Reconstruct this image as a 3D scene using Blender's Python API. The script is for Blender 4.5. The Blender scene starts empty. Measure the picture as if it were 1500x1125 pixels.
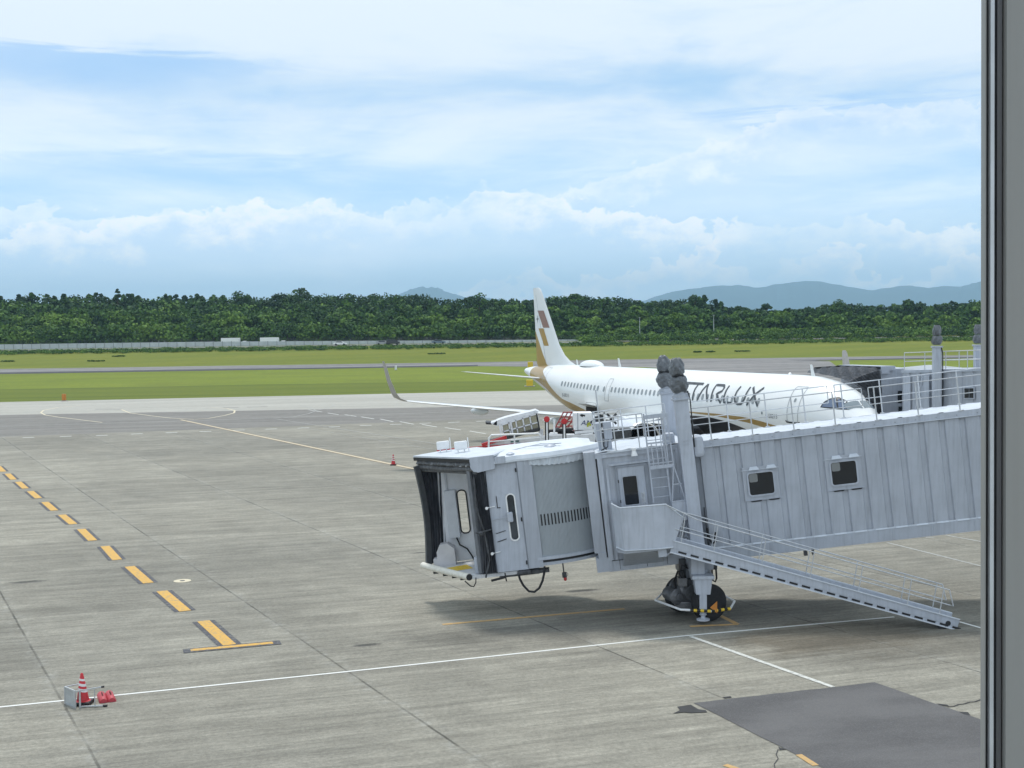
import bpy, bmesh, math, random
import numpy as np
from mathutils import Vector, Matrix
random.seed(7); rng=np.random.default_rng(7)
sc=bpy.context.scene
COL=sc.collection
# ------------------------------------------------------------------ camera
CH=8.548; PITCH=0.042; ROLL=-0.01436; FPX=1861.5
def ray(px,py):
    """direction of a photograph pixel (1500 px wide) in the world; only used to measure where things stand"""
    a,b=px-750,py-562.5
    cr,sr=math.cos(ROLL),math.sin(ROLL)
    a,b=a*cr+b*sr,-a*sr+b*cr
    c,s=math.cos(PITCH),math.sin(PITCH)
    return Vector((a,FPX*c-b*s,-FPX*s-b*c))/FPX
def G(px,py,z=0.0):
    d=ray(px,py); t=(z-CH)/d.z
    return Vector((d.x*t,d.y*t,z))
def WD(px,py,Y):
    d=ray(px,py); t=Y/d.y
    return Vector((d.x*t,Y,CH+d.z*t))
cam=bpy.data.cameras.new('camera'); camo=bpy.data.objects.new('camera',cam); COL.objects.link(camo)
cam.sensor_width=36; cam.lens=36*FPX/1500; cam.clip_start=0.05; cam.clip_end=30000
fwd=ray(750,562.5).normalized(); right=(ray(751,562.5)-ray(750,562.5)).normalized(); up=right.cross(fwd)
camo.matrix_world=Matrix(((right.x,up.x,-fwd.x,0),(right.y,up.y,-fwd.y,0),(right.z,up.z,-fwd.z,CH),(0,0,0,1)))
sc.camera=camo
sc.render.resolution_x=1024; sc.render.resolution_y=768
sc.view_settings.view_transform='Standard'; sc.view_settings.look='None'
sc.view_settings.exposure=0.11; sc.view_settings.gamma=1.0
# ------------------------------------------------------------------ node helpers
class NT:
    def __init__(s,nt): s.nt=nt
    def n(s,t,**k):
        x=s.nt.nodes.new(t)
        for a,b in k.items():
            setattr(x,a,b)
        return x
    def inp(s,sock,v):
        if isinstance(v,bpy.types.NodeSocket): s.nt.links.new(v,sock)
        elif v is not None: sock.default_value=v
    def m(s,op,a,b=None,c=None,clamp=False):
        x=s.n('ShaderNodeMath',operation=op,use_clamp=clamp)
        s.inp(x.inputs[0],a); s.inp(x.inputs[1],b); s.inp(x.inputs[2],c)
        return x.outputs[0]
    def mix(s,f,a,b):
        x=s.n('ShaderNodeMix',data_type='RGBA')
        s.inp(x.inputs[0],f); s.inp(x.inputs[6],a); s.inp(x.inputs[7],b)
        return x.outputs[2]
    def noise(s,vec,scale=5,detail=4,rough=.55,lac=2.0,dist=0.0):
        x=s.n('ShaderNodeTexNoise')
        s.inp(x.inputs['Vector'],vec); x.inputs['Scale'].default_value=scale; x.inputs['Detail'].default_value=detail
        x.inputs['Roughness'].default_value=rough; x.inputs['Distortion'].default_value=dist
        return x.outputs['Fac']
    def xyz(s,x,y,z=0.0):
        c=s.n('ShaderNodeCombineXYZ'); s.inp(c.inputs[0],x); s.inp(c.inputs[1],y); s.inp(c.inputs[2],z); return c.outputs[0]
    def sep(s,v):
        c=s.n('ShaderNodeSeparateXYZ'); s.inp(c.inputs[0],v); return c.outputs
    def ss(s,v,lo,hi,a=0.0,b=1.0):
        x=s.n('ShaderNodeMapRange',interpolation_type='SMOOTHSTEP'); s.inp(x.inputs[0],v)
        x.inputs[1].default_value=lo; x.inputs[2].default_value=hi; x.inputs[3].default_value=a; x.inputs[4].default_value=b
        return x.outputs[0]
    def curve(s,v,pts,x0,x1,y0,y1):
        t=s.m('DIVIDE',s.m('SUBTRACT',v,x0),x1-x0,clamp=True)
        c=s.n('ShaderNodeFloatCurve'); cv=c.mapping.curves[0]
        P=[((a-x0)/(x1-x0),(b-y0)/(y1-y0)) for a,b in sorted(pts)]
        cv.points[0].location=P[0]; cv.points[1].location=P[-1]
        for q in P[1:-1]: cv.points.new(*q)
        for q in cv.points: q.handle_type='VECTOR'
        c.mapping.update(); s.inp(c.inputs['Value'],t)
        return s.m('MULTIPLY_ADD',c.outputs[0],y1-y0,y0)
# ------------------------------------------------------------------ world
SUN_EL=math.radians(66); SUN_AZ=math.radians(-16)      # azimuth from +Y towards +X
w=bpy.data.worlds.new("World"); sc.world=w; w.use_nodes=True
nt=w.node_tree; nt.nodes.clear(); N=NT(nt)
sky=N.n('ShaderNodeTexSky',sky_type='NISHITA'); sky.sun_disc=False; sky.sun_elevation=SUN_EL; sky.sun_rotation=SUN_AZ
sky.altitude=100; sky.air_density=1.0; sky.dust_density=1.0; sky.ozone_density=1.5
tc=N.n('ShaderNodeTexCoord'); dx,dy,dz=N.sep(tc.outputs['Generated'])
dya=N.m('MAXIMUM',N.m('ABSOLUTE',dy),.05)
az=N.m('ARCTAN2',dx,dy)
hz=N.m('SQRT',N.m('ADD',N.m('MULTIPLY',dx,dx),N.m('MULTIPLY',dy,dy)))
el=N.m('ARCTAN2',dz,hz)
pv=N.xyz(az,el,0.0)
S_=8.7
# pale base: blue overhead, milky near the horizon
base=N.mix(N.ss(el,0.0,.12,.80,.35),sky.outputs[0],(.60*S_,.77*S_,.93*S_,1))
base=N.mix(N.ss(el,.02,.14,.20,.6),base,(.40*S_,.66*S_,.97*S_,1))
# high veil (cirrus), stretched sideways
v1=N.noise(N.xyz(N.m('MULTIPLY',az,2.4),N.m('MULTIPLY',el,9.0),1.3),1.6,7,.56,dist=.4)
v2=N.noise(N.xyz(N.m('MULTIPLY',az,7.0),N.m('MULTIPLY',el,45.0),4.3),1.5,5,.6,dist=.8)
vv=N.m('ADD',N.m('MULTIPLY',v1,.84),N.m('MULTIPLY',v2,.16))
prof=N.curve(el,[(-.2,0),(.0,.0),(.08,.02),(.125,.09),(.16,.10),(.18,.05),(.20,.13),(.25,.22),(.32,.26),(.9,.15),(1.6,.1)],-.2,1.6,-.2,.5)
veil=N.ss(N.m('ADD',vv,prof),.40,.72,0,.93)
col=N.mix(veil,base,(.86*S_,.93*S_,1.0*S_,1))
# a couple of open blue gaps in the veil
def gap(a0,e0,wa,we,k):
    A=N.m('DIVIDE',N.m('SUBTRACT',az,a0),wa); B=N.m('DIVIDE',N.m('SUBTRACT',N.m('ADD',el,N.m('MULTIPLY',N.m('SUBTRACT',v2,.5),.05)),e0),we)
    r=N.m('SQRT',N.m('ADD',N.m('MULTIPLY',A,A),N.m('MULTIPLY',B,B)))
    return N.ss(N.m('ADD',r,N.m('MULTIPLY',N.m('SUBTRACT',v2,.5),1.2)),.2,1.1,k,0.0)
for g_ in ((-.32,.197,.16,.020,.75),(.235,.156,.12,.012,.55),(-.28,.125,.26,.016,.30),(.0,.11,.3,.012,.18)):
    col=N.mix(gap(*g_),col,(.36*S_,.60*S_,.94*S_,1))
# cumulus banks: bumpy upper edge, fading downwards
def bank(col,top,amp,fade,seed,k,bright,low,sc_=26):
    p=N.xyz(az,N.m('MULTIPLY',el,1.25),seed)
    F1=N.noise(p,sc_,9,.56,dist=.25); B1=N.m('ABSOLUTE',N.m('SUBTRACT',N.noise(p,sc_*1.6,4,.5),.5)); F0=N.noise(p,9,2,.5)
    t=N.curve(az,top,-.6,.6,0,.4)
    d=N.m('ADD',N.m('MULTIPLY',N.m('SUBTRACT',F1,.5),amp),N.m('MULTIPLY',N.m('SUBTRACT',F0,.5),amp*.6)); d=N.m('SUBTRACT',d,N.m('MULTIPLY',B1,amp*.7))
    s=N.m('ADD',N.m('SUBTRACT',t,el),d)
    edge=N.ss(s,0.0,.0030)
    body=N.m('MULTIPLY',edge,N.ss(s,.010,fade,1.0,.10))
    body=N.m('MULTIPLY',body,N.ss(N.noise(N.xyz(az,N.m('MULTIPLY',el,.5),seed+9),6.5,3,.5),.36,.56,low,1.0))
    F2=N.noise(N.xyz(az,N.m('MULTIPLY',el,1.6),seed+3),40,7,.62)
    shade=N.ss(N.m('ADD',s,N.m('MULTIPLY',N.m('SUBTRACT',F2,.5),.085)),-.004,.034)
    c=N.mix(shade,bright,(.62*S_,.76*S_,.92*S_,1))
    return N.mix(N.m('MULTIPLY',body,k),col,c)
col=bank(col,[(-.6,.10),(-.4,.10),(0,.105),(.1,.122),(.15,.140),(.2,.158),(.3,.170),(.4,.172),(.6,.16)],.060,.075,7.7,.80,(.93*S_,.96*S_,1.0*S_,1),.25)
col=bank(col,[(-.6,.085),(-.42,.092),(-.37,.092),(-.33,.082),(-.30,.082),(-.27,.095),(-.20,.106),(-.15,.104),(-.08,.094),(-.04,.103),(.05,.102),(.12,.090),(.2,.085),(.3,.075),(.4,.075),(.6,.08)],.055,.060,1.7,.88,(1.02*S_,1.00*S_,.97*S_,1),.40)
col=bank(col,[(-.6,.02),(-.05,.03),(.1,.050),(.16,.068),(.19,.046),(.25,.062),(.3,.045),(.35,.055),(.4,.05),(.6,.04)],.070,.035,12.7,.70,(1.04*S_,.99*S_,.95*S_,1),.2,34)
lowb=N.n('ShaderNodeVectorMath',operation='SCALE'); nt.links.new(col,lowb.inputs[0]); nt.links.new(N.ss(el,.03,.20,1.50,1.04),lowb.inputs['Scale']); col=lowb.outputs[0]
bg=N.n('ShaderNodeBackground'); bg.inputs['Strength'].default_value=.115; nt.links.new(col,bg.inputs['Color'])
wo=N.n('ShaderNodeOutputWorld'); nt.links.new(bg.outputs[0],wo.inputs[0])
# ------------------------------------------------------------------ sun
sl=bpy.data.lights.new('sun','SUN'); sl.energy=2.2; sl.angle=math.radians(9); sl.color=(1,.96,.9)
so=bpy.data.objects.new('sun',sl); COL.objects.link(so)
sd=Vector((math.sin(SUN_AZ)*math.cos(SUN_EL),math.cos(SUN_AZ)*math.cos(SUN_EL),math.sin(SUN_EL)))
so.rotation_euler=(-sd).to_track_quat('-Z','Y').to_euler(); so.location=(0,0,60)
# ------------------------------------------------------------------ materials
MC={}
def mat(name,c,rough=.5,metal=0.0,var=.06,scale=3.0,bump=0.0,bscale=40,streak=0.0,spec=.5,coat=0.0,stretch=(1,1,1)):
    if name in MC: return MC[name]
    m=bpy.data.materials.new(name); m.use_nodes=True; T=NT(m.node_tree)
    bs=m.node_tree.nodes['Principled BSDF']
    t=T.n('ShaderNodeTexCoord'); mp=T.n('ShaderNodeMapping'); mp.inputs['Scale'].default_value=stretch
    m.node_tree.links.new(t.outputs['Object'],mp.inputs['Vector']); v=mp.outputs[0]
    f=T.noise(v,scale,5,.6)
    k=T.ss(f,.3,.7,1-var,1+var)
    if streak:
        sx,sy,sz=T.sep(t.outputs['Object'])
        q=T.noise(T.xyz(T.m('MULTIPLY',sx,5.0),T.m('MULTIPLY',sy,5.0),T.m('MULTIPLY',sz,.35)),2.2,6,.65)
        k=T.m('MULTIPLY',k,T.ss(q,.42,.75,1.0,1-streak))
    vm=T.n('ShaderNodeVectorMath',operation='SCALE'); vm.inputs[0].default_value=c[:3]; m.node_tree.links.new(k,vm.inputs['Scale'])
    m.node_tree.links.new(vm.outputs[0],bs.inputs['Base Color'])
    bs.inputs['Roughness'].default_value=rough; bs.inputs['Metallic'].default_value=metal
    bs.inputs['Specular IOR Level'].default_value=spec; bs.inputs['Coat Weight'].default_value=coat
    if bump:
        b=T.n('ShaderNodeBump'); b.inputs['Strength'].default_value=bump; b.inputs['Distance'].default_value=.02
        m.node_tree.links.new(T.noise(v,bscale,4,.6),b.inputs['Height']); m.node_tree.links.new(b.outputs[0],bs.inputs['Normal'])
    MC[name]=m; return m
BG=mat('bridge_grey_paint',(.395,.425,.475),.45,var=.06,scale=1.2,streak=.17)
BG2=mat('bridge_grey_paint_light',(.44,.475,.535),.42,var=.06,scale=2,streak=.18)
BGD=mat('bridge_grey_paint_dull',(.27,.295,.335),.5,var=.07,scale=2,streak=.2)
ROOFW=mat('roof_white_paint',(.56,.60,.65),.45,var=.08,scale=1.5,streak=.05)
GALV=mat('galvanised_steel',(.52,.54,.56),.42,metal=.35,var=.1,scale=9)
WHITEP=mat('white_paint',(.78,.79,.79),.4,var=.05,scale=6)
DARK=mat('black_rubber',(.018,.019,.022),.75,var=.25,scale=14,bump=.3)
BELLOW=mat('bellows_fabric',(.045,.049,.060),.34,var=.35,scale=9,bump=.7,bscale=18,stretch=(1,1,.35))
GLASSD=mat('dark_window_glass',(.010,.013,.018),.09,spec=.6,var=.1)
HOOD=mat('grey_wrapped_cover',(.115,.125,.135),.38,var=.25,scale=9,bump=.9,bscale=11)
CREAM=mat('cream_bumper_pad',(.68,.66,.58),.6,var=.08,scale=8)
RED=mat('red_paint',(.50,.028,.03),.45,var=.1,scale=10)
BLACKP=mat('black_paint',(.012,.012,.014),.5,var=.2,scale=9)
STEELD=mat('dark_machinery',(.06,.063,.068),.45,metal=.3,var=.35,scale=8,bump=.3)
YEL=mat('yellow_warning_paint',(.70,.48,.03),.55,var=.15,scale=12)
ORG=mat('orange_warning_paint',(.50,.19,.03),.55,var=.1,scale=12)
ACW=mat('aircraft_white_paint',(.80,.82,.81),.28,var=.02,scale=.7,coat=.3)
ACG=mat('aircraft_light_grey',(.50,.52,.53),.35,var=.04,scale=1.5)
ACN=mat('aircraft_silver',(.62,.62,.62),.25,metal=.8,var=.05)
LETT=mat('charcoal_livery_paint',(.050,.058,.066),.35,var=.05)
WING=mat('wing_grey_paint',(.66,.69,.70),.35,var=.05,scale=.8)
GOLD=mat('gold_livery_paint',(.40,.245,.055),.38,metal=.1,var=.05)
ROSE=mat('rose_brown_livery_paint',(.28,.155,.12),.38,metal=.1,var=.05)
TAN=mat('tan_canvas_mesh',(.33,.31,.22),.8,var=.15,scale=12)
FRB=mat('silver_alloy',(.50,.52,.53),.4,metal=.6,var=.08,scale=12)
# ------------------------------------------------------------------ mesh builder
ROOT={}
def tag(o,label=None,cat=None,group=None,kind=None):
    if label: o['label']=label
    if cat: o['category']=cat
    if group: o['group']=group
    if kind: o['kind']=kind
    return o
def empty(name,loc,label,cat,group=None,kind=None):
    o=bpy.data.objects.new(name,None); COL.objects.link(o); o.location=loc; o.empty_display_size=.3
    ROOT[o.name]=Vector(loc); return tag(o,label,cat,group,kind)
class MB:
    def __init__(s,xf=None): s.V=[];s.F=[];s.I=[];s.xf=xf
    def add(s,vs,fs,mi=0):
        k=len(s.V)
        for v in vs:
            v=Vector(v); s.V.append(s.xf(v) if s.xf else v)
        for f in fs: s.F.append([i+k for i in f]); s.I.append(mi)
        return s
    def box(s,a,b,mi=0):
        x0,y0,z0=[min(p,q) for p,q in zip(a,b)]; x1,y1,z1=[max(p,q) for p,q in zip(a,b)]
        return s.add([(x0,y0,z0),(x1,y0,z0),(x1,y1,z0),(x0,y1,z0),(x0,y0,z1),(x1,y0,z1),(x1,y1,z1),(x0,y1,z1)],
            [(0,3,2,1),(4,5,6,7),(0,1,5,4),(1,2,6,5),(2,3,7,6),(3,0,4,7)],mi)
    def rbox(s,a,b,r=.02,mi=0):
        """box with chamfered edges"""
        x0,y0,z0=[min(p,q) for p,q in zip(a,b)]; x1,y1,z1=[max(p,q) for p,q in zip(a,b)]
        bm=bmesh.new(); bmesh.ops.create_cube(bm,size=1)
        for v in bm.verts: v.co=Vector((x0+(v.co.x+.5)*(x1-x0),y0+(v.co.y+.5)*(y1-y0),z0+(v.co.z+.5)*(z1-z0)))
        r=min(r,.45*min(x1-x0,y1-y0,z1-z0))
        bmesh.ops.bevel(bm,geom=bm.edges[:],offset=r,segments=2,affect='EDGES',profile=.6)
        bm.verts.index_update(); s.add([v.co.copy() for v in bm.verts],[[v.index for v in f.verts] for f in bm.faces],mi); bm.free(); return s
    def beam(s,p,q,w,h,upv=(0,0,1),mi=0):
        p,q=Vector(p),Vector(q); d=(q-p).normalized(); u=Vector(upv); x=d.cross(u)
        if x.length<1e-4: x=d.cross(Vector((0,1,0)))
        x.normalize(); z=x.cross(d); X=x*w/2; Z=z*h/2
        return s.add([p-X-Z,p+X-Z,p+X+Z,p-X+Z,q-X-Z,q+X-Z,q+X+Z,q-X+Z],[(0,1,2,3),(7,6,5,4),(0,4,5,1),(1,5,6,2),(2,6,7,3),(3,7,4,0)],mi)
    def tube(s,pts,r,n=8,closed=False,mi=0,r2=None):
        pts=[Vector(p) for p in pts]; L=len(pts); k=len(s.V); vs=[];fs=[]
        pn=None
        for i,p in enumerate(pts):
            a=pts[i-1] if (i>0 or closed) else p; b=pts[(i+1)%L] if (i<L-1 or closed) else p
            d=(b-a).normalized()
            if pn is None:
                pn=d.cross(Vector((0,0,1)))
                if pn.length<.1: pn=d.cross(Vector((0,1,0)))
            pn=(pn-d*pn.dot(d)); pn.normalize(); bn=d.cross(pn)
            rr=r if r2 is None else r+(r2-r)*i/(L-1)
            for j in range(n):
                t=2*math.pi*j/n; vs.append(p+pn*rr*math.cos(t)+bn*rr*math.sin(t))
        for i in range(L if closed else L-1):
            for j in range(n):
                a=i*n+j;b=i*n+(j+1)%n;c=((i+1)%L)*n+(j+1)%n;d=((i+1)%L)*n+j
                fs.append((a,b,c,d))
        if not closed: fs.append(tuple(range(n))[::-1]); fs.append(tuple((L-1)*n+j for j in range(n)))
        return s.add(vs,fs,mi)
    def lathe(s,c,ax,prof,n=20,mi=0,cap=True):
        c=Vector(c); ax=Vector(ax).normalized(); x=ax.cross(Vector((0,0,1)))
        if x.length<.1: x=ax.cross(Vector((0,1,0)))
        x.normalize(); y=ax.cross(x); vs=[];fs=[]
        for r,h in prof:
            for j in range(n):
                t=2*math.pi*j/n; vs.append(c+ax*h+x*r*math.cos(t)+y*r*math.sin(t))
        for i in range(len(prof)-1):
            for j in range(n): fs.append((i*n+j,i*n+(j+1)%n,(i+1)*n+(j+1)%n,(i+1)*n+j))
        if cap: fs.append(tuple(range(n))[::-1]); fs.append(tuple((len(prof)-1)*n+j for j in range(n)))
        return s.add(vs,fs,mi)
    def prism(s,poly,off,mi=0):
        poly=[Vector(p) for p in poly]; off=Vector(off); n=len(poly)
        return s.add(poly+[p+off for p in poly],[tuple(range(n))[::-1],tuple(range(n,2*n))]+[(i,(i+1)%n,n+(i+1)%n,n+i) for i in range(n)],mi)
    def grid(s,rows,mi=0,close=False):
        n=len(rows[0]); vs=[p for r in rows for p in r]; fs=[]
        for i in range(len(rows)-1):
            for j in range(n if close else n-1): fs.append((i*n+j,i*n+(j+1)%n,(i+1)*n+(j+1)%n,(i+1)*n+j))
        return s.add(vs,fs,mi)
    def build(s,name,mats,parent=None,smooth=False,base=None):
        if not isinstance(mats,(list,tuple)): mats=[mats]
        V=np.array([tuple(v) for v in s.V],dtype=float)
        p=parent; 
        while p is not None and p.name not in ROOT: p=p.parent
        if p is not None: loc=ROOT[p.name]
        elif base is not None: loc=Vector(base)
        else: loc=Vector(((V[:,0].min()+V[:,0].max())/2,(V[:,1].min()+V[:,1].max())/2,V[:,2].min()))
        V=V-np.array(tuple(loc))
        me=bpy.data.meshes.new(name); me.from_pydata([tuple(v) for v in V],[],s.F)
        for m in mats: me.materials.append(m)
        me.polygons.foreach_set('material_index',s.I)
        if smooth: me.polygons.foreach_set('use_smooth',[True]*len(s.F))
        me.update()
        bm=bmesh.new(); bm.from_mesh(me); bmesh.ops.recalc_face_normals(bm,faces=bm.faces); bm.to_mesh(me); bm.free()
        if smooth:
            try: me.set_sharp_from_angle(angle=math.radians(40))
            except Exception: pass
        o=bpy.data.objects.new(name,me); COL.objects.link(o)
        if parent is not None: o.parent=parent
        else: o.location=loc; ROOT[o.name]=Vector(loc)
        return o
def copy_tree(o,parent=None):
    c=o.copy(); COL.objects.link(c); c.parent=parent
    for ch in [x for x in bpy.data.objects if x.parent==o]: copy_tree(ch,c)
    return c
TXT={}
def text_mesh(body,shear=0.0):
    cu=bpy.data.curves.new('t','FONT'); cu.body=body; cu.size=1.0; cu.shear=shear; cu.resolution_u=2
    o=bpy.data.objects.new('t',cu); COL.objects.link(o)
    dg=bpy.context.evaluated_depsgraph_get(); me=bpy.data.meshes.new_from_object(o.evaluated_get(dg))
    vs=[v.co.copy() for v in me.vertices]; fs=[list(p.vertices) for p in me.polygons]
    bpy.data.objects.remove(o); bpy.data.curves.remove(cu); bpy.data.meshes.remove(me)
    return vs,fs
# ------------------------------------------------------------------ ground
def ground_mat(name,c1,c2,scale,var,stretch_dir=None,rough=.9,bump=.3,extra=None):
    m=bpy.data.materials.new(name); m.use_nodes=True; T=NT(m.node_tree); bs=m.node_tree.nodes['Principled BSDF']
    t=T.n('ShaderNodeTexCoord'); P=t.outputs['Object']; x,y,z=T.sep(P)
    bs.inputs['Roughness'].default_value=rough; bs.inputs['Specular IOR Level'].default_value=.25
    colr=extra(T,P,x,y)
    m.node_tree.links.new(colr,bs.inputs['Base Color'])
    if bump:
        b=T.n('ShaderNodeBump'); b.inputs['Strength'].default_value=bump; b.inputs['Distance'].default_value=.03
        m.node_tree.links.new(T.noise(P,scale,5,.7),b.inputs['Height']); m.node_tree.links.new(b.outputs[0],bs.inputs['Normal'])
    return m
def lin(T,x,y,a,b,c=0.0): return T.m('ADD',T.m('ADD',T.m('MULTIPLY',x,a),T.m('MULTIPLY',y,b)),c)
def concrete(T,P,x,y):
    # slab directions: long joints along (-.457,.889), cross joints along (.95,.31)
    s=lin(T,x,y,.889,.457); t=lin(T,x,y,-.31,.95)      # s runs across long joints, t across cross joints
    big=T.noise(P,.045,4,.55); mid=T.noise(P,.33,5,.6); fine=T.noise(P,9.0,5,.75)
    stv=T.xyz(T.m('MULTIPLY',lin(T,x,y,.95,.31),.07),T.m('MULTIPLY',t,1.15),0.0)
    st=T.noise(stv,1.6,6,.68); st2=T.noise(T.xyz(T.m('MULTIPLY',lin(T,x,y,.95,.31),.35),T.m('MULTIPLY',t,4.5),2.0),1.6,5,.7)
    c=T.mix(T.ss(big,.35,.65),(.225,.215,.180,1),(.300,.284,.234,1))
    mot=T.noise(P,1.1,6,.68,dist=.6); grit=T.noise(P,26.0,4,.8)
    scr=T.noise(T.xyz(T.m('MULTIPLY',lin(T,x,y,.95,.31),.5),T.m('MULTIPLY',t,9.0),5.0),1.4,6,.72)
    k=T.m('MULTIPLY',T.ss(st,.32,.70,.84,1.16),T.ss(st2,.32,.70,.88,1.12))
    k=T.m('MULTIPLY',k,T.ss(mid,.3,.7,.92,1.07)); k=T.m('MULTIPLY',k,T.ss(fine,.3,.7,.82,1.16))
    k=T.m('MULTIPLY',k,T.ss(mot,.33,.68,.91,1.08)); k=T.m('MULTIPLY',k,T.ss(grit,.3,.7,.86,1.13)); k=T.m('MULTIPLY',k,T.ss(scr,.56,.72,1.0,1.16))
    # per slab tone
    def frac(v,per,off): return T.m('FRACT',T.m('DIVIDE',T.m('SUBTRACT',v,off),per))
    wh=T.n('ShaderNodeTexWhiteNoise',noise_dimensions='2D')
    cell=T.xyz(T.m('FLOOR',T.m('DIVIDE',T.m('SUBTRACT',s,4.0),6.75)),T.m('FLOOR',T.m('DIVIDE',T.m('SUBTRACT',t,4.2),7.4)),0.0)
    m_=T.nt.links.new(cell,wh.inputs['Vector']); k=T.m('MULTIPLY',k,T.ss(wh.outputs['Value'],0,1,.93,1.06))
    # joints
    wob=T.m('MULTIPLY',T.m('SUBTRACT',T.noise(P,1.4,3,.5),.5),.05)
    def joint(v,per,off,wd,dk):
        f=T.m('ABSOLUTE',T.m('SUBTRACT',frac(T.m('ADD',v,wob),per,off+per/2),.5))
        return T.ss(T.m('MULTIPLY',f,per),wd*.5,wd*1.6,dk,1.0)
    jn=T.ss(T.noise(P,.35,4,.6),.38,.62)
    j1=joint(s,6.75,4.0,.028,.0); j1=T.m('ADD',T.m('MULTIPLY',j1,T.m('MULTIPLY_ADD',jn,.45,.15)),T.m('SUBTRACT',1.0,T.m('MULTIPLY_ADD',jn,.45,.15)))
    k=T.m('MULTIPLY',k,j1); k=T.m('MULTIPLY',k,joint(t,7.4,4.2,.018,.84))
    # pale abraded borders beside the long joints
    f=T.m('ABSOLUTE',T.m('SUBTRACT',frac(s,6.75,4.0+3.375),.5)); f=T.m('MULTIPLY',f,6.75)
    ab=T.m('MULTIPLY',T.ss(f,.05,.45,1.0,0.0),T.ss(T.noise(P,2.6,5,.7),.45,.65))
    c=T.mix(T.m('MULTIPLY',ab,.35),c,(.36,.36,.33,1))
    # darker tyre-marked and oil-stained areas round the bridge wheels and the stand
    def stain(cx,cy,rx,ry,ang,ns,k0,colr,c):
        ca,sa=math.cos(ang),math.sin(ang)
        X=lin(T,x,y,ca/rx,sa/rx,-(cx*ca+cy*sa)/rx); Y=lin(T,x,y,-sa/ry,ca/ry,-(-cx*sa+cy*ca)/ry)
        r=T.m('SQRT',T.m('ADD',T.m('MULTIPLY',X,X),T.m('MULTIPLY',Y,Y)))
        r=T.m('ADD',r,T.m('MULTIPLY',T.m('SUBTRACT',T.noise(P,ns,5,.65),.5),1.3))
        r=T.m('ADD',r,T.m('MULTIPLY',T.m('SUBTRACT',st,.5),.9))
        return T.mix(T.ss(r,.35,1.15,k0,0.0),c,colr)
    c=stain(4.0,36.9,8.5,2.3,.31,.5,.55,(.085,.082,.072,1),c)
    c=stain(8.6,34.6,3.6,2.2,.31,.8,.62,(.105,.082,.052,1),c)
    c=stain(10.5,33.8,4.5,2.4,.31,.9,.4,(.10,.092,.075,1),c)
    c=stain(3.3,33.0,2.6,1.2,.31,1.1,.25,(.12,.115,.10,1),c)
    for q in ((-4.1,34.5,.24),(-2.2,49.6,.2),(-3.7,48.9,.2),(-17.1,44.2,.35),(2.2,41.3,.3)):
        c=stain(q[0],q[1],q[2]*2.2,q[2]*.7,.31,3,.8,(.05,.05,.048,1),c)
    # lighter far strip of concrete is handled by a sheet of its own
    vm=T.n('ShaderNodeVectorMath',operation='SCALE'); T.nt.links.new(c,vm.inputs[0]); T.nt.links.new(k,vm.inputs['Scale'])
    return vm.outputs[0]
def simple_ground(ca,cb,cc,sx,sy,fine,dirv=(.97,.22)):
    def f(T,P,x,y):
        a=lin(T,x,y,dirv[0],dirv[1]); b=lin(T,x,y,-dirv[1],dirv[0])
        n1=T.noise(T.xyz(T.m('MULTIPLY',a,sx),T.m('MULTIPLY',b,sy),0.0),1,6,.62); n2=T.noise(P,fine,4,.7)
        c=T.mix(T.ss(n1,.35,.66),ca,cb); return T.mix(T.ss(n2,.42,.75,0,.6),c,cc)
    return f
def sheet(name,poly,z,m,thick=False):
    b=MB(); b.add([(p[0],p[1],z) for p in poly],[tuple(range(len(poly)))]); o=b.build(name,m,base=(0,0,0)); return o
def terrain_z(Y):
    t=[(355,0),(390,2.9),(412,3.9),(430,4.6),(480,5.2),(700,8),(20000,8)]
    if Y<=355: return 0.0
    for (a,za),(b,zb) in zip(t,t[1:]):
        if Y<=b: return za+(zb-za)*(Y-a)/(b-a)
    return 8
def near_grass(T,P,x,y):
    n1=T.noise(T.xyz(T.m('MULTIPLY',x,.02),T.m('MULTIPLY',y,.12),0),1,6,.65); n2=T.noise(P,.8,5,.75)
    tt=T.m('SUBTRACT',y,T.m('MULTIPLY',x,.07)); wob=T.m('MULTIPLY',T.m('SUBTRACT',T.noise(P,.03,3,.5),.5),14.0)
    tt=T.m('ADD',tt,wob)
    dark=T.mix(T.ss(n1,.3,.7),(.100,.132,.004,1),(.132,.162,.006,1)); light=T.mix(T.ss(n1,.3,.7),(.150,.195,.008,1),(.185,.222,.012,1))
    c=T.mix(T.ss(tt,216,222),dark,light)
    st=T.ss(T.m('ABSOLUTE',T.m('SUBTRACT',tt,217.0)),.0,3.0,.45,0.0); c=T.mix(st,c,(.055,.085,.004,1))
    st=T.ss(T.m('ABSOLUTE',T.m('SUBTRACT',tt,184.0)),.0,2.5,.40,0.0); c=T.mix(st,c,(.05,.075,.004,1))
    c=T.mix(T.ss(T.noise(P,.06,5,.7),.42,.66,0,.45),c,(.11,.13,.012,1))
    return T.mix(T.ss(n2,.38,.72,0,.55),c,(.075,.11,.008,1))
GR_NEAR=ground_mat('mown_grass_near',0,0,3,0,bump=.6,extra=near_grass)
GR_FAR=ground_mat('mown_grass_far',0,0,2,0,bump=.6,extra=simple_ground((.120,.152,.008,1),(.165,.180,.014,1),(.105,.125,.01,1),.015,.10,.6))
xs=list(np.linspace(-900,900,19)); 
ys=[-120,0,100,200,300,355,365,375,390,400,412,421,430,450,480,560,700,1500,6000,16500]
b=MB(); b.grid([[(x*(1+max(0,y-700)/300),y,terrain_z(y)-.02) for x in xs] for y in ys])
o=b.build('grass_field',[GR_NEAR,GR_FAR],base=(0,0,0))
for p in o.data.polygons:
    if p.center.y>345: p.material_index=1
tag(o,'mown green grass field around the runway',None,kind='structure')
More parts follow.
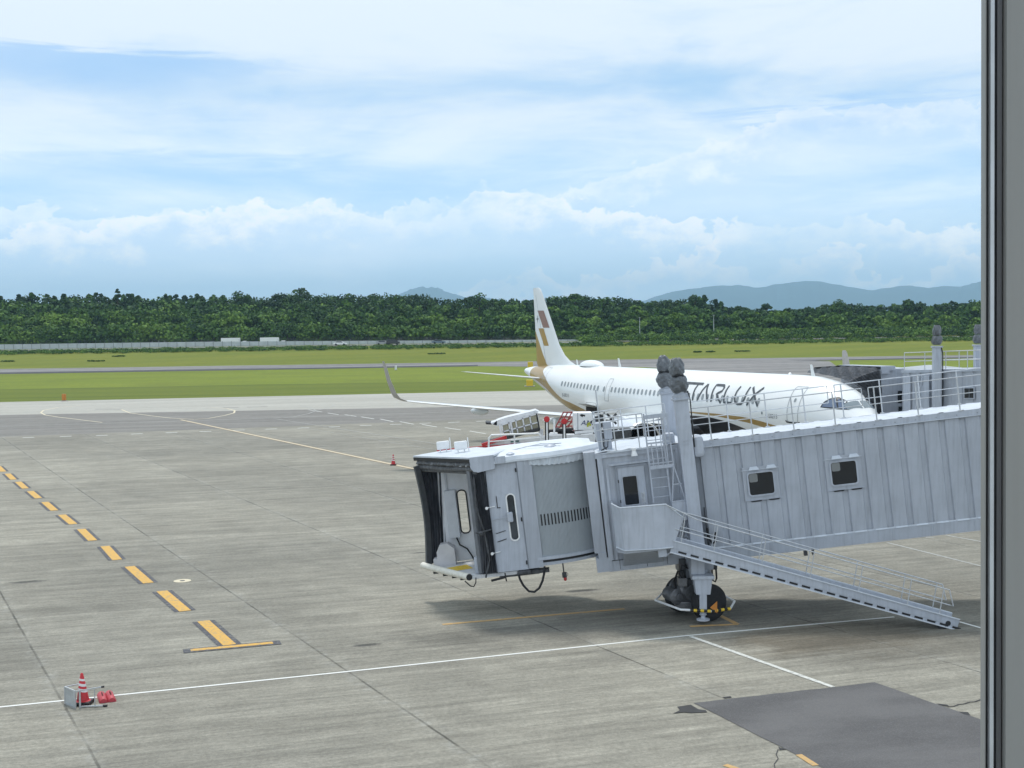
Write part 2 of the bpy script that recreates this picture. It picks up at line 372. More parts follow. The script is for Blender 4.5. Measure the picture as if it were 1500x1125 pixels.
CONC=ground_mat('apron_concrete',0,0,6,0,bump=.25,extra=concrete)
edge0=G(0,589); edge1=G(700,574); ed=(edge1-edge0)
eL=edge0-ed*1.2; eR=edge0+ed*2.6
o=sheet('apron',[(-260,-60),(260,-60),(260,eR.y+6),(eR.x,eR.y),(eL.x,eL.y),(-260,eL.y)],0.0,CONC); tag(o,'grey concrete aircraft apron with joints and streaks',kind='structure')
ASPH=ground_mat('taxi_asphalt',0,0,6,0,bump=.2,extra=simple_ground((.165,.157,.143,1),(.225,.215,.195,1),(.26,.25,.23,1),.05,.4,1.2))
PALEC=ground_mat('pale_concrete',0,0,6,0,bump=.2,extra=simple_ground((.36,.348,.305,1),(.43,.418,.37,1),(.30,.29,.26,1),.03,.25,1.0))
RUNW=ground_mat('runway_asphalt',0,0,6,0,bump=.2,extra=simple_ground((.13,.125,.125,1),(.25,.24,.23,1),(.32,.31,.29,1),.008,.12,.4))
def gp(*pts): return [G(*p) for p in pts]
def ext(p,q,t): return p+(q-p)*t
a,b_=G(0,608),G(700,595.5)
sheetp=[ext(a,b_,-1.2),ext(a,b_,3.2),ext(edge0,edge1,2.55),ext(edge0,edge1,-1.1)]
tag(sheet('taxiway_shoulder',sheetp,.004,PALEC),'pale concrete strip along the apron edge',kind='structure')
c0,d0=G(0,640),G(700,614)
tag(sheet('taxiway',[ext(c0,d0,-.9),ext(c0,d0,2.6),ext(a,b_,3.1),ext(a,b_,-1.1)],.004,ASPH),'dark asphalt taxi lane across the apron',kind='structure')
r0,r1=G(0,548),G(700,536.5); q0,q1=G(0,540.5),G(700,530.5)
tag(sheet('runway',[ext(r0,r1,-2),ext(r0,r1,3.6),ext(q0,q1,3.6),ext(q0,q1,-2)],.006,RUNW),'grey runway running across behind the aircraft',kind='structure')
tag(sheet('runway_edge_strip',[ext(r0,r1,-2),ext(r0,r1,3.6),ext(G(0,545.6),G(700,534.6),3.6),ext(G(0,545.6),G(700,534.6),-2)],.009,ground_mat('dark_runway_edge',0,0,6,0,bump=.2,extra=simple_ground((.045,.045,.05,1),(.075,.072,.075,1),(.11,.11,.11,1),.008,.12,.4))),'dark strip along the near edge of the runway',kind='structure')  # thin dark-toned sheet following the near runway edge
txp=gp((700,531),(1000,524),(1215,529),(1225,536),(1262,556),(1300,562),(1150,563),(1195,556),(1080,548),(940,537.5),(860,538),(700,536.3))
tag(sheet('taxiway_link',txp,.010,RUNW),'asphalt taxiway joining the runway to the apron',kind='structure')
# road at the far edge
RD=mat('far_road_asphalt',(.16,.16,.165),.85,var=.1,scale=.2)
b=MB(); b.grid([[(x,y,terrain_z(y)+.05) for x in (-400,400)] for y in (421,427)]); tag(b.build('road',RD,base=(0,0,0)),'narrow road in front of the perimeter wall',kind='structure')
# painted markings
def pmark(name,c,wear=.45,cut=.5):
    m=bpy.data.materials.new(name); m.use_nodes=True; T=NT(m.node_tree); bs=m.node_tree.nodes['Principled BSDF']
    t=T.n('ShaderNodeTexCoord'); P=t.outputs['Object']
    f=T.ss(T.noise(P,7,6,.75),cut,cut+.18,0,wear); m.node_tree.links.new(T.mix(f,c,(.22,.22,.2,1)),bs.inputs['Base Color'])
    bs.inputs['Roughness'].default_value=.8; return m
MW=pmark('white_marking_paint',(.72,.72,.68,1),.35,.55); MY=pmark('yellow_marking_paint',(.62,.36,.07,1),.65,.47); MK=pmark('black_marking_paint',(.06,.06,.07,1),.6,.46)
MWF=pmark('faded_white_marking',(.42,.42,.39,1),.7,.42); MYF=pmark('faded_orange_marking',(.52,.33,.13,1),.5,.48); MC2=pmark('cream_marking',(.62,.55,.40,1),.3,.55)
def strip(b,p,q,wd,z,mi=0,seg=1):
    p=Vector((p[0],p[1],0)); q=Vector((q[0],q[1],0)); d=(q-p).normalized(); n=Vector((-d.y,d.x,0))*wd/2; Z=Vector((0,0,z))
    b.add([p-n+Z,q-n+Z,q+n+Z,p+n+Z],[(0,1,2,3)],mi)
def marking(name,lines,wd,m,z=.008,label=None):
    b=MB()
    for l in lines:
        for p,q in zip(l,l[1:]): strip(b,p,q,wd,z)
    return tag(b.build(name,m,base=(0,0,0)),label,kind='structure')
# yellow stop-line dashes with black borders: one line of evenly spaced dashes
D0=Vector((-9.33,37.67,0)); dd=Vector((-.47,.883,0)).normalized()
b=MB(); by=MB()
starts=[(-7.88,34.69,-9.33,37.67)]+[(-10.23,39.08,-11.82,42.22),(-12.67,43.63,-14.29,46.85),(-15.19,48.28,-16.68,51.48),(-17.67,52.97,-19.24,56.17),(-20.12,57.72,-21.74,60.82),(-22.65,62.38,-24.32,65.63),(-25.25,67.26,-26.89,70.41),(-27.65,71.72,-29.37,75.07),(-30.12,76.32,-31.83,79.7)]
for k in range(10,14): s_=starts[-1]; starts.append((s_[0]-2.48,s_[1]+4.66,s_[2]-2.48,s_[3]+4.66))
for i,(x0,y0,x1,y1) in enumerate(starts):
    p=Vector((x0,y0,0)); q=Vector((x1,y1,0)); d=(q-p).normalized()
    strip(b,p-(d*.0 if i else Vector()),q,.66,.008); strip(by,p,q-d*.0,.36,.012)
strip(b,(-9.0,34.06),(-6.52,34.9),.46,.0125); strip(by,(-8.82,34.14),(-6.72,34.85),.24,.0165)
tag(b.build('stop_marking_border',MK,base=(0,0,0)),'black border paint of the dashed yellow line',kind='structure')
tag(by.build('stop_marking',MY,base=(0,0,0)),'dashed yellow guide line ending in a T bar',kind='structure')
WL=[G(-60,1042),G(0,1036),G(500,985),G(1000,932),G(1310,904)]
marking('safety_line',[WL],.10,MW,label='long white safety line across the apron')
marking('safety_line_far',[gp((1405,911),(1500,938))],.10,MW,label='short white line right of the stair foot')
marking('stand_line',[[(4.85,34.90),(7.50,29.75)]],0.14,pmark('worn_white_marking',(.62,.62,.57,1),.6,.46),z=.012,label='white stand line running towards the asphalt patch')
marking('wheel_line',[[(-2.13,36.78),(3.34,38.51)],[(6.07,37.42),(6.40,36.27)],[(6.40,36.27),(5.0,36.10)]],.17,MYF,label='faded orange parking line by the bridge wheels')
marking('lead_line_edge',[gp((265,615),(607,687),(640,694))],.42,pmark('brown_marking_edge',(.26,.165,.075,1),.35,.5),z=.008,label='dark edge of the yellow lead-in line')
marking('lead_line',[gp((265,615),(607,687),(640,694))],.22,MC2,z=.012,label='yellow lead-in line')
marking('edge_line',[gp((-60,626.5),(0,625),(261,617),(695,602.5),(780,600))],.22,MWF,z=.012,label='thin white line along the taxi lane')
marking('guide_line',[gp((406,614),(644,651))],.12,MWF,z=.012,label='thin white guide line')
marking('guide_line_thin',[gp((440,626),(640,659))],.07,MWF,z=.010,label='faint white guide line')
rw=[(28+i*(50.2 if i<9 else 47)-(0 if i<9 else -28),641-i*2.35) for i in range(15)]
rw=[(42,641),(96.5,639.3),(149,638),(200.6,635.7),(251.5,633.8),(301,632.2),(350,630.3),(397.5,628.6),(444.5,627),(489.5,625.3),(536,623.4),(580,621.7),(623,620),(665,618.7),(706,617)]
ln=[]
for px,py in rw:
    p,q=G(px-8.5,py+.35),G(px+8.5,py-.35); ln.append([p,q])
marking('dashed_line',ln,.30,MW,z=.012,label='row of short white dashes across the apron')
dl=[((452,600.5),(472,603.6)),((480,605),(496,607.5)),((505,607.5),(522,610)),((529,610.7),(548,613.8)),((557,614),(576,617.8)),((586,617.8),(606,621.5)),((618,621.8),(640,625.6)),((652,626.5),(675,630)),((688,631.5),(712,635.6))]
marking('dashed_lane_line',[gp(*x) for x in dl],.16,MW,z=.012,label='slanting row of white dashes')
def arc(pts): # smooth px polyline on ground
    return gp(*pts)
marking('turn_line',[arc([(118,594),(85,597),(64,601),(60,604.5),(66,608),(85,611),(110,614),(150,619)])],.20,MC2,z=.012,label='curved yellow taxi line at the left')
marking('turn_line_middle',[arc([(178,600),(190,605),(220,609),(250,612.5),(285,614.5),(305,613),(330,608.5),(343,605),(344,601.5),(333,598.5),(310,597)])],.20,MC2,z=.012,label='curved yellow taxi line in the middle')
marking('turn_line_faint',[arc([(400,613),(430,610.5),(452,606),(463,601.5),(455,597),(440,594)]),arc([(463,601.5),(480,598),(490,594),(488,592)])],.15,MWF,z=.012,label='faint curved taxi line')
b=MB(); b.lathe((-11.58,43.95,.004),(0,0,1),[(.30,0),(.30,.005)],24); tag(b.build('spot_marking',MC2,base=(0,0,0)),'small pale round marking beside the dashed line',kind='structure')
b=MB(); b.lathe((-11.58,43.95,.0105),(0,0,1),[(.09,0),(.09,.004)],14); tag(b.build('spot_marking_centre',MK,base=(0,0,0)),'dark centre of the round marking',kind='structure')
# asphalt repair patch and cracks
PATCH=ground_mat('asphalt_patch',0,0,14,0,bump=.5,extra=simple_ground((.092,.090,.091,1),(.135,.132,.131,1),(.19,.187,.183,1),.25,.5,32))
P0,P1=Vector((4.04,28.65,0)),Vector((8.59,30.1,0))
e1=(Vector((10.02,27.15,0))-P1).normalized(); e0=(Vector((5.9,24.31,0))-P0).normalized()
def ragged(p,q,n,a): return [p+(q-p)*i/n+Vector((random.uniform(-a,a),random.uniform(-a,a),0)) for i in range(n)]
poly=ragged(P0,P1,14,.02)+ragged(P1,P1+e1*14,24,.02)+ragged(P1+e1*14,P0+e0*14,6,.02)+ragged(P0+e0*14,P0,26,.02)
tag(sheet('asphalt_patch',[tuple(p) for p in poly],.010,PATCH),'dark grey asphalt repair patch in the concrete',kind='structure')
SEAL=mat('dark_crack_sealant',(.03,.03,.031),.7,var=.2)
b=MB()
def pxpoly(pts,z=.014): b.add([tuple(G(*p)+Vector((0,0,z))) for p in pts],[tuple(range(len(pts)))])
pxpoly([(986,1046),(996,1041),(992,1036),(1012,1033),(1020,1038),(1024,1040),(1034,1041),(1036,1044),(1012,1045),(1002,1044)])
pxpoly([(1140,1094),(1143,1096),(1152,1098.5),(1142,1099.5)]); pxpoly([(1058,1022),(1070,1020.5),(1072,1022.5),(1062,1023.5)])
pxpoly([(1404,1043),(1418,1044),(1422,1049),(1412,1047)]); pxpoly([(1370,1031),(1388,1033),(1390,1035.5),(1380,1034)])
tag(b.build('crack_sealant',SEAL,base=(0,0,0)),'dark sealant spots at the corners of the patch',kind='structure')
b=MB(); cr=[(1388,1036),(1398,1035),(1404,1032.5),(1413,1031.5),(1420,1029),(1428,1028.5),(1440,1024),(1470,1018)]
for p,q in zip(gp(*cr),gp(*cr)[1:]): strip(b,p,q,.035,.012)
cr=[(1140,1098),(1137,1106),(1140,1112),(1134,1120),(1136,1130)]
for p,q in zip(gp(*cr),gp(*cr)[1:]): strip(b,p,q,.018,.012)
tag(b.build('concrete_crack',SEAL,base=(0,0,0)),'jagged crack in the concrete at the right',kind='structure')
marking('faded_marking',[gp((1170,1106),(1195,1122)),gp((1062,1121),(1080,1127))],.14,MYF,z=.012,label='worn orange paint at the bottom edge')
marking('faded_marking_far',[gp((140,599.5),(178,599.5)),gp((327,597),(350,597)),gp((362,596.5),(392,595.5))],.35,MK,z=.012,label='worn dark paint near the grass')
marking('stand_line_far',[gp((1300,795),(1440,830)),gp((1385,784),(1440,794)),gp((1356,787.5),(1370,787))],.13,MWF,z=.008,label='white lines beyond the bridge at the right')
# ------------------------------------------------------------------ airliner (aircraft frame: x aft from nose, y starboard, z up)
NOSE=Vector((18.656,63.783,0)); PSI=1.168093
AF=Vector((math.cos(PSI),-math.sin(PSI),0)); AS=Vector((AF.y,-AF.x,0))
def AX(v): return NOSE-AF*v[0]+AS*v[1]+Vector((0,0,v[2]))
TOPZ=[(0,3.05),(.12,3.32),(.3,3.50),(.6,3.72),(1.0,3.95),(1.4,4.20),(1.9,4.64),(2.4,5.03),(3,5.32),(4,5.63),(5.5,5.84),(7,5.87),(36,5.87),(38,5.84),(41,5.72),(43,5.60),(44.2,5.48),(44.5,5.35)]
BOTZ=[(0,3.05),(.12,2.78),(.3,2.60),(.6,2.40),(1,2.20),(2,1.92),(3.5,1.77),(5.5,1.73),(30.5,1.73),(33,1.97),(36,2.75),(39,3.62),(42,4.42),(44,4.95),(44.5,5.08)]
HW=[(0,.0),(.12,.30),(.3,.50),(.6,.76),(1,1.0),(1.5,1.24),(2,1.42),(3,1.68),(4,1.83),(5.5,1.95),(6.5,1.975),(31,1.975),(34,1.90),(37,1.60),(40,1.15),(42.5,.70),(44,.40),(44.5,.22)]
def itp(t,x): return float(np.interp(x,[a for a,_ in t],[c for _,c in t]))
def fsec(x): 
    t,b_,w_=itp(TOPZ,x),itp(BOTZ,x),itp(HW,x); return (t+b_)/2,max((t-b_)/2,.004),max(w_,.004)
def fy(x,z,e=0.0):
    zc,h,w_=fsec(x); q=max(0.0,1-((z-zc)/h)**2); return w_*math.sqrt(q)+e
def fuselage_mat():
    m=bpy.data.materials.new('fuselage_livery'); m.use_nodes=True; T=NT(m.node_tree); bs=m.node_tree.nodes['Principled BSDF']
    t=T.n('ShaderNodeTexCoord'); px,py,pz=T.sep(t.outputs['Object'])
    # object coordinates are world offsets from the aircraft root (its nose on the ground)
    x=T.m('ADD',T.m('MULTIPLY',px,-AF.x),T.m('MULTIPLY',py,-AF.y)); z=pz
    gu=T.curve(x,[(0,2.0),(5.0,2.55),(6.6,3.16),(7.7,3.30),(8.9,3.42),(9.8,3.47),(12.5,3.50),(15.6,3.47),(17,3.35),(19,2.4),(29,2.4),(30.5,2.85),(31.9,3.12),(34.0,3.44),(35.1,3.80),(36.4,4.33),(37.5,4.86),(38.9,5.35),(39.6,5.9),(40.2,6.4),(42.0,6.4),(42.3,1.5),(46,1.5)],0,46,0,8)
    gl=T.curve(x,[(0,2.0),(5.0,2.50),(7.2,2.93),(8.2,3.03),(9.2,3.15),(10.5,3.24),(12.6,3.35),(15.6,3.38),(17,3.3),(19,2.3),(29,2.1),(31,2.45),(33.8,2.75),(34.6,3.0),(35.9,3.40),(37.5,4.05),(39,4.4),(40,4.6),(42.3,4.9),(46,5)],0,46,0,8)
    bt=T.curve(x,[(0,1.5),(4,1.9),(7,2.35),(9.1,2.62),(10.4,2.90),(11.5,3.09),(13.4,3.26),(15.8,3.22),(17.5,3.0),(21,2.6),(24,1.9),(26,1.5),(46,1.5)],0,46,0,8)
    g=T.m('MULTIPLY',T.m('LESS_THAN',z,gu),T.m('GREATER_THAN',z,gl)); k=T.m('LESS_THAN',z,bt)
    n=T.noise(t.outputs['Object'],.5,4,.5); wcol=T.mix(T.ss(n,.3,.7),(.80,.82,.81,1),(.83,.84,.83,1))
    c=T.mix(g,wcol,(.36,.235,.075,1)); c=T.mix(k,c,(.014,.014,.02,1)); m.node_tree.links.new(c,bs.inputs['Base Color'])
    bs.inputs['Roughness'].default_value=.30; bs.inputs['Coat Weight'].default_value=.25
    return m
FUS=fuselage_mat()
air=empty('airliner',tuple(NOSE),'white passenger jet with gold stripes and dark lettering parked behind the bridge','airliner')
st=sorted(set(list(np.linspace(0,1,11)**1.6*2.5)+list(np.linspace(2.5,7,15))+list(np.linspace(7.5,30,40))+list(np.linspace(30.3,44.5,42))))
rows=[]
for x in st:
    zc,h,w_=fsec(x); rows.append([(x,w_*math.sin(2*math.pi*j/72),zc+h*math.cos(2*math.pi*j/72)) for j in range(72)])
b=MB(AX); b.grid(rows,close=True); fus=b.build('fuselage',FUS,air,smooth=True)
b=MB(AX); zc,h,w_=fsec(44.5); b.lathe((44.42,0,zc),(1,0,0),[(.17,0),(.17,.16),(.13,.16),(.13,.02)],14); b.build('exhaust_pipe',STEELD,fus,smooth=True)
def decal(name,polys,m,parent,e=.012,sub=1,side=1):
    """thin paint-thick skin pieces following the starboard side; polys are (x,z) quads"""
    b=MB(AX)
    for q in polys:
        b.add([(x,side*fy(x,z,e),z) for x,z in q],[tuple(range(len(q)))])
    return b.build(name,m,parent)
# belly fairing under the wing root
b=MB(AX); rows=[]
for x in np.linspace(14.6,26.5,26):
    t=(x-14.6)/11.9; k=math.sin(math.pi*min(1,max(0,t)))**.5 if 0<t<1 else 0
    rows.append([(x,(1.2+1.15*k)*math.sin(a),2.45+(-(1.0 if abs(a)<1.57 else -.9)*(.5+.62*k))*abs(math.cos(a))*1.0) for a in np.linspace(-math.pi,math.pi,28)[:-1]])
b.grid(rows,close=True); b.build('belly_fairing',FUS,air,smooth=True)
# windows
WG=mat('cabin_window_grey',(.27,.30,.31),.25,var=.1); WRIM=mat('cabin_window_rim',(.60,.62,.62),.4)
wx_=[33.86-.5427*k for k in range(12)]+[26.95]+[25.8-.533*k for k in range(0,14)]+[25.8-.533*k for k in range(15,34)]
def winpoly(x,zc,w_,h,n=12):
    P=[]
    for j in range(n):
        a=2*math.pi*(j+.5)/n; cx=math.copysign(abs(math.cos(a))**.55,math.cos(a)); sz=math.copysign(abs(math.sin(a))**.65,math.sin(a)); P.append((x+cx*w_/2,zc+sz*h/2))
    return P
for side in (1,-1):
    for x in wx_:
        z=4.42+.15*max(0,(x-27)/7)
        if side<0 and int(x*10)%2: continue
        b=MB(AX); P=winpoly(x,z,.25,.37)
        b.add([(a,side*fy(a,c,.014),c) for a,c in P],[tuple(range(len(P)))]); b.build('cabin_window',WG,air)
# cockpit windows
ckz=lambda x,z:(x,z)
CW=[[(3.02,4.36),(2.96,4.55),(2.80,4.72),(2.56,4.80),(2.20,4.34)],[(2.47,4.80),(2.14,4.62),(1.80,4.27),(2.12,4.31)]]
PANE=mat('cockpit_glass',(.10,.14,.22),.06,spec=1.0,var=.05); PF=mat('cockpit_frame_black',(.012,.013,.015),.4)
def grow(P,k):
    cx=sum(a for a,_ in P)/len(P); cz=sum(c for _,c in P)/len(P); return [(cx+(a-cx)*k,cz+(c-cz)*k) for a,c in P]
def fan(b,P,e,side):
    # subdivided fan so that the pane follows the curved nose
    cx=sum(a for a,_ in P)/len(P); cz=sum(c for _,c in P)/len(P); n=len(P); dens=[]
    for i in range(n):
        for k in range(3):
            a=P[i];c=P[(i+1)%n]; dens.append((a[0]+(c[0]-a[0])*k/3,a[1]+(c[1]-a[1])*k/3))
    rings=[[(cx+(a-cx)*s,cz+(c-cz)*s) for a,c in dens] for s in (1,.66,.33,.02)]
    b.grid([[(a,side*fy(a,c,e),c) for a,c in R] for R in rings],close=True)
frame=MB(AX)
for side in (1,-1):
    b=MB(AX); fan(b,[(3.10,4.33),(3.02,4.60),(2.84,4.79),(2.52,4.88),(2.10,4.68),(1.70,4.24),(2.14,4.26)],.012,side); b.build('cockpit_window_frame',PF,air)
    for P in CW:
        b=MB(AX); fan(b,P,.022,side); b.build('cockpit_window',PANE,air,smooth=True)
    # windscreen on the nose top
    b=MB(AX); Q=[]
    for i in range(7):
        row=[]
        for j in range(7):
            u,v=i/6,j/6; x=(1.50+.22*v)+(.42-.08*v)*u; ww=fsec(x)[2]; y=.05+(.62*ww-.05)*v
            zc,h,w_=fsec(x); row.append((x,side*y,zc+h*math.sqrt(max(0,1-(y/w_)**2))+.018))
        Q.append(row)
    b.grid(Q); b.build('windscreen',mat('windscreen_glass',(.22,.26,.28),.12,spec=.8,var=.05),air,smooth=True)  # paler than the side panes: the reflection is put into the glass colour
# doors
DL=mat('panel_line_grey',(.40,.42,.43),.5)
def door(xc,zb,w_,h,e=.012,name='cabin_door'):
    P=[(xc+a*w_/2,zb+h*(c)) for a,c in ((-1,.06),(-.85,0),(.85,0),(1,.06),(1,.94),(.85,1),(-.85,1),(-1,.94))]
    D=[]
    for p,q in zip(P,P[1:]+P[:1]):
        n=max(1,int(math.dist(p,q)/.12))
        for k in range(n): D.append((p[0]+(q[0]-p[0])*k/n,p[1]+(q[1]-p[1])*k/n))
    I=[(xc+(a-xc)*(1-.09/w_),zb+h/2+(c-zb-h/2)*(1-.07/h)) for a,c in D]
    b=MB(AX); b.grid([[(a,fy(a,c,e),c) for a,c in R] for R in (D,I)],close=True); o=b.build(name,DL,air)
    return o
d=door(5.02,3.44,.90,1.90); b=MB(AX); b.add([(5.6,fy(5.6,3.5,.02),3.5),(5.5,fy(5.5,3.40,.02),3.40),(4.52,fy(4.5,3.36,.02),3.36),(4.42,fy(4.4,3.46,.02),3.46),(4.48,fy(4.4,3.5,.02),3.5),(4.6,fy(4.6,3.44,.02),3.44),(5.45,fy(5.4,3.47,.02),3.47),(5.54,fy(5.54,3.54,.02),3.54)],[(0,1,6,7),(1,2,5,6),(2,3,4,5)]); b.build('door_sill',BLACKP,d)
b=MB(AX); b.add([(a,fy(a,c,.016),c) for a,c in winpoly(5.0,4.62,.16,.2)],[tuple(range(12))]); b.build('door_window',WG,d)
door(37.9,3.9,.8,1.75)
for x in (18.3,26.4): door(x,3.6,.62,1.55,name='emergency_exit')
door(28.9,2.2,.01+1.6,1.2,name='cargo_door')
b=MB(AX); b.rbox((28.0,1.55,2.2),(29.6,1.99,3.12),.05); b.build('open_cargo_bay',mat('cargo_bay_dark',(.02,.018,.016),.9),air)
b=MB(AX); b.grid([[(x,2.0+.75*v,3.13+.34*v-.12*v*v) for x in (27.9,29.7)] for v in (0,.35,.7,1)]); b.grid([[(x,2.0+.75*v,3.09+.34*v-.12*v*v) for x in (27.9,29.7)] for v in (0,.35,.7,1)]); b.build('open_cargo_door',ACW,air)
# lettering: large charcoal strokes wrapped on the side
ST=dict(S=[[(15.55,5.17),(16.45,5.17),(16.72,5.02),(16.62,4.83),(16.05,4.66),(15.86,4.47),(16.0,4.22),(16.3,4.16),(17.1,4.16)]],
 T=[[(15.72,5.17),(14.58,5.17)],[(15.10,5.14),(15.20,4.86),(15.20,4.51),(15.12,4.16)]],
 A=[[(14.62,4.16),(14.46,4.49),(14.3,4.85),(14.07,5.17)],[(14.04,5.18),(13.86,4.82),(13.63,4.48),(13.45,4.18)]],
 R=[[(13.05,4.17),(13.13,4.59),(13.16,4.89),(13.12,5.16),(12.29,5.16),(12.12,5.03),(12.18,4.84),(12.65,4.66),(12.36,4.41),(11.98,4.15)]],
 L=[[(11.73,5.17),(11.78,4.89),(11.76,4.56),(11.66,4.21),(10.85,4.20)]],
 U=[[(10.52,5.17),(10.64,4.9),(10.66,4.61),(10.55,4.32),(10.24,4.18),(9.85,4.19),(9.62,4.49),(9.62,4.77),(9.55,5.17)]],
 X=[[(9.28,5.17),(8.83,4.8),(8.46,4.42),(8.20,4.14)],[(8.22,5.17),(8.75,4.77),(9.06,4.39),(9.31,4.14)]])
for k,lines in ST.items():
    b=MB(AX)
    for L_ in lines:
        D=[]
        for p,q in zip(L_,L_[1:]):
            n=max(1,int(math.dist(p,q)/.1)); D+=[(p[0]+(q[0]-p[0])*i/n,p[1]+(q[1]-p[1])*i/n) for i in range(n)]
        D.append(L_[-1]); wd=.140; rows=[]
        for i,(x,z) in enumerate(D):
            a=D[max(0,i-1)];c=D[min(len(D)-1,i+1)]; tx,tz=c[0]-a[0],c[1]-a[1]; l=math.hypot(tx,tz); nx_,nz_=-tz/l*wd/2,tx/l*wd/2
            rows.append([(x+nx_,fy(x+nx_,z+nz_,.022),z+nz_),(x-nx_,fy(x-nx_,z-nz_,.022),z-nz_)])
        b.grid(rows)
    o=b.build('livery_letter',LETT,air); o['label']='charcoal letter '+('A without crossbar' if k=='A' else k)+' on the fuselage'
def wrap_text(body,x0,z0,size,m,name,shear=0.0,sx=1.0):
    vs,fs=text_mesh(body,shear); b=MB(AX); b.add([(x0-v.x*size*sx,fy(x0-v.x*size*sx,z0+v.y*size,.018),z0+v.y*size) for v in vs],fs); return b.build(name,m,air)
wrap_text('B-58213',7.42,3.56,.34,mat('registration_grey',(.20,.21,.22),.4),'registration',sx=.98)
wrap_text('B-58213',33.7,3.62,.36,MC['registration_grey'],'registration',.2)
b=MB(AX); b.add([(a,fy(a,c,.016),c) for a,c in winpoly(7.75,3.80,.16,.16)],[tuple(range(12))]); b.build('static_port',WG,air)
# satcom dome and antennas
b=MB(AX); rows=[]
for i in range(13):
    t=i/12; r_=math.sin(math.pi*t)**.45 if 0<t<1 else .02
    rows.append([(30.9+3.3*t,.62*r_*math.cos(a),5.84+.46*r_*math.sin(a)) for a in np.linspace(0,math.pi,13)])
b.grid(rows); b.build('satellite_dome',ACW,air,smooth=True)
for x,h,c in ((34.9,.42,.22),(28.1,.62,.34),(5.75,.62,.30),(21.5,.35,.2)):
    zt=fsec(x)[0]+fsec(x)[1]
    b=MB(AX); b.prism([(x-c*.5,-.025,zt-.05),(x+c*.5,-.025,zt-.05),(x+c*.85,-.015,zt+h),(x+c*.45,-.015,zt+h)],(0,.045,0)); b.build('blade_antenna',ACW,air)
b=MB(AX); b.lathe((7.9,0,5.84),(0,0,1),[(.10,0),(.09,.10),(.03,.14)],10); b.build('beacon',ACW,air)
# lifting surfaces
def foil(le,ch,th,pos,nrm,n=9):
    """section points: pos=(y,z) of the chord line start, nrm=(ny,nz) thickness direction"""
    up_,lo=[],[]
    for i in range(n+1):
        t=(1-math.cos(math.pi*i/n))/2; yt=th*ch*2.4*(.2969*math.sqrt(t)-.126*t-.3516*t*t+.2843*t**3-.1036*t**4)*2.08
        up_.append((le+t*ch,pos[0]+nrm[0]*yt,pos[1]+nrm[1]*yt)); lo.append((le+t*ch,pos[0]-nrm[0]*yt*.7,pos[1]-nrm[1]*yt*.7))
    return up_+lo[::-1][1:-1]
def surf(name,secs,m,side,parent,smooth=True):
    b=MB(AX); rows=[]
    for le,ch,th,y,z,ny,nz in secs: rows.append([(x,side*yy,zz) for x,yy,zz in foil(le,ch,th,(y,z),(ny,nz))])
    b.grid(rows,close=True); n=len(rows[0]); b.F.append(list(range(n))); b.I.append(0); b.F.append([len(b.V)-n+i for i in range(n)]); b.I.append(0)
    return b.build(name,m,parent,smooth=smooth)
SHK=mat('winglet_taupe_paint',(.36,.34,.31),.4,var=.1)
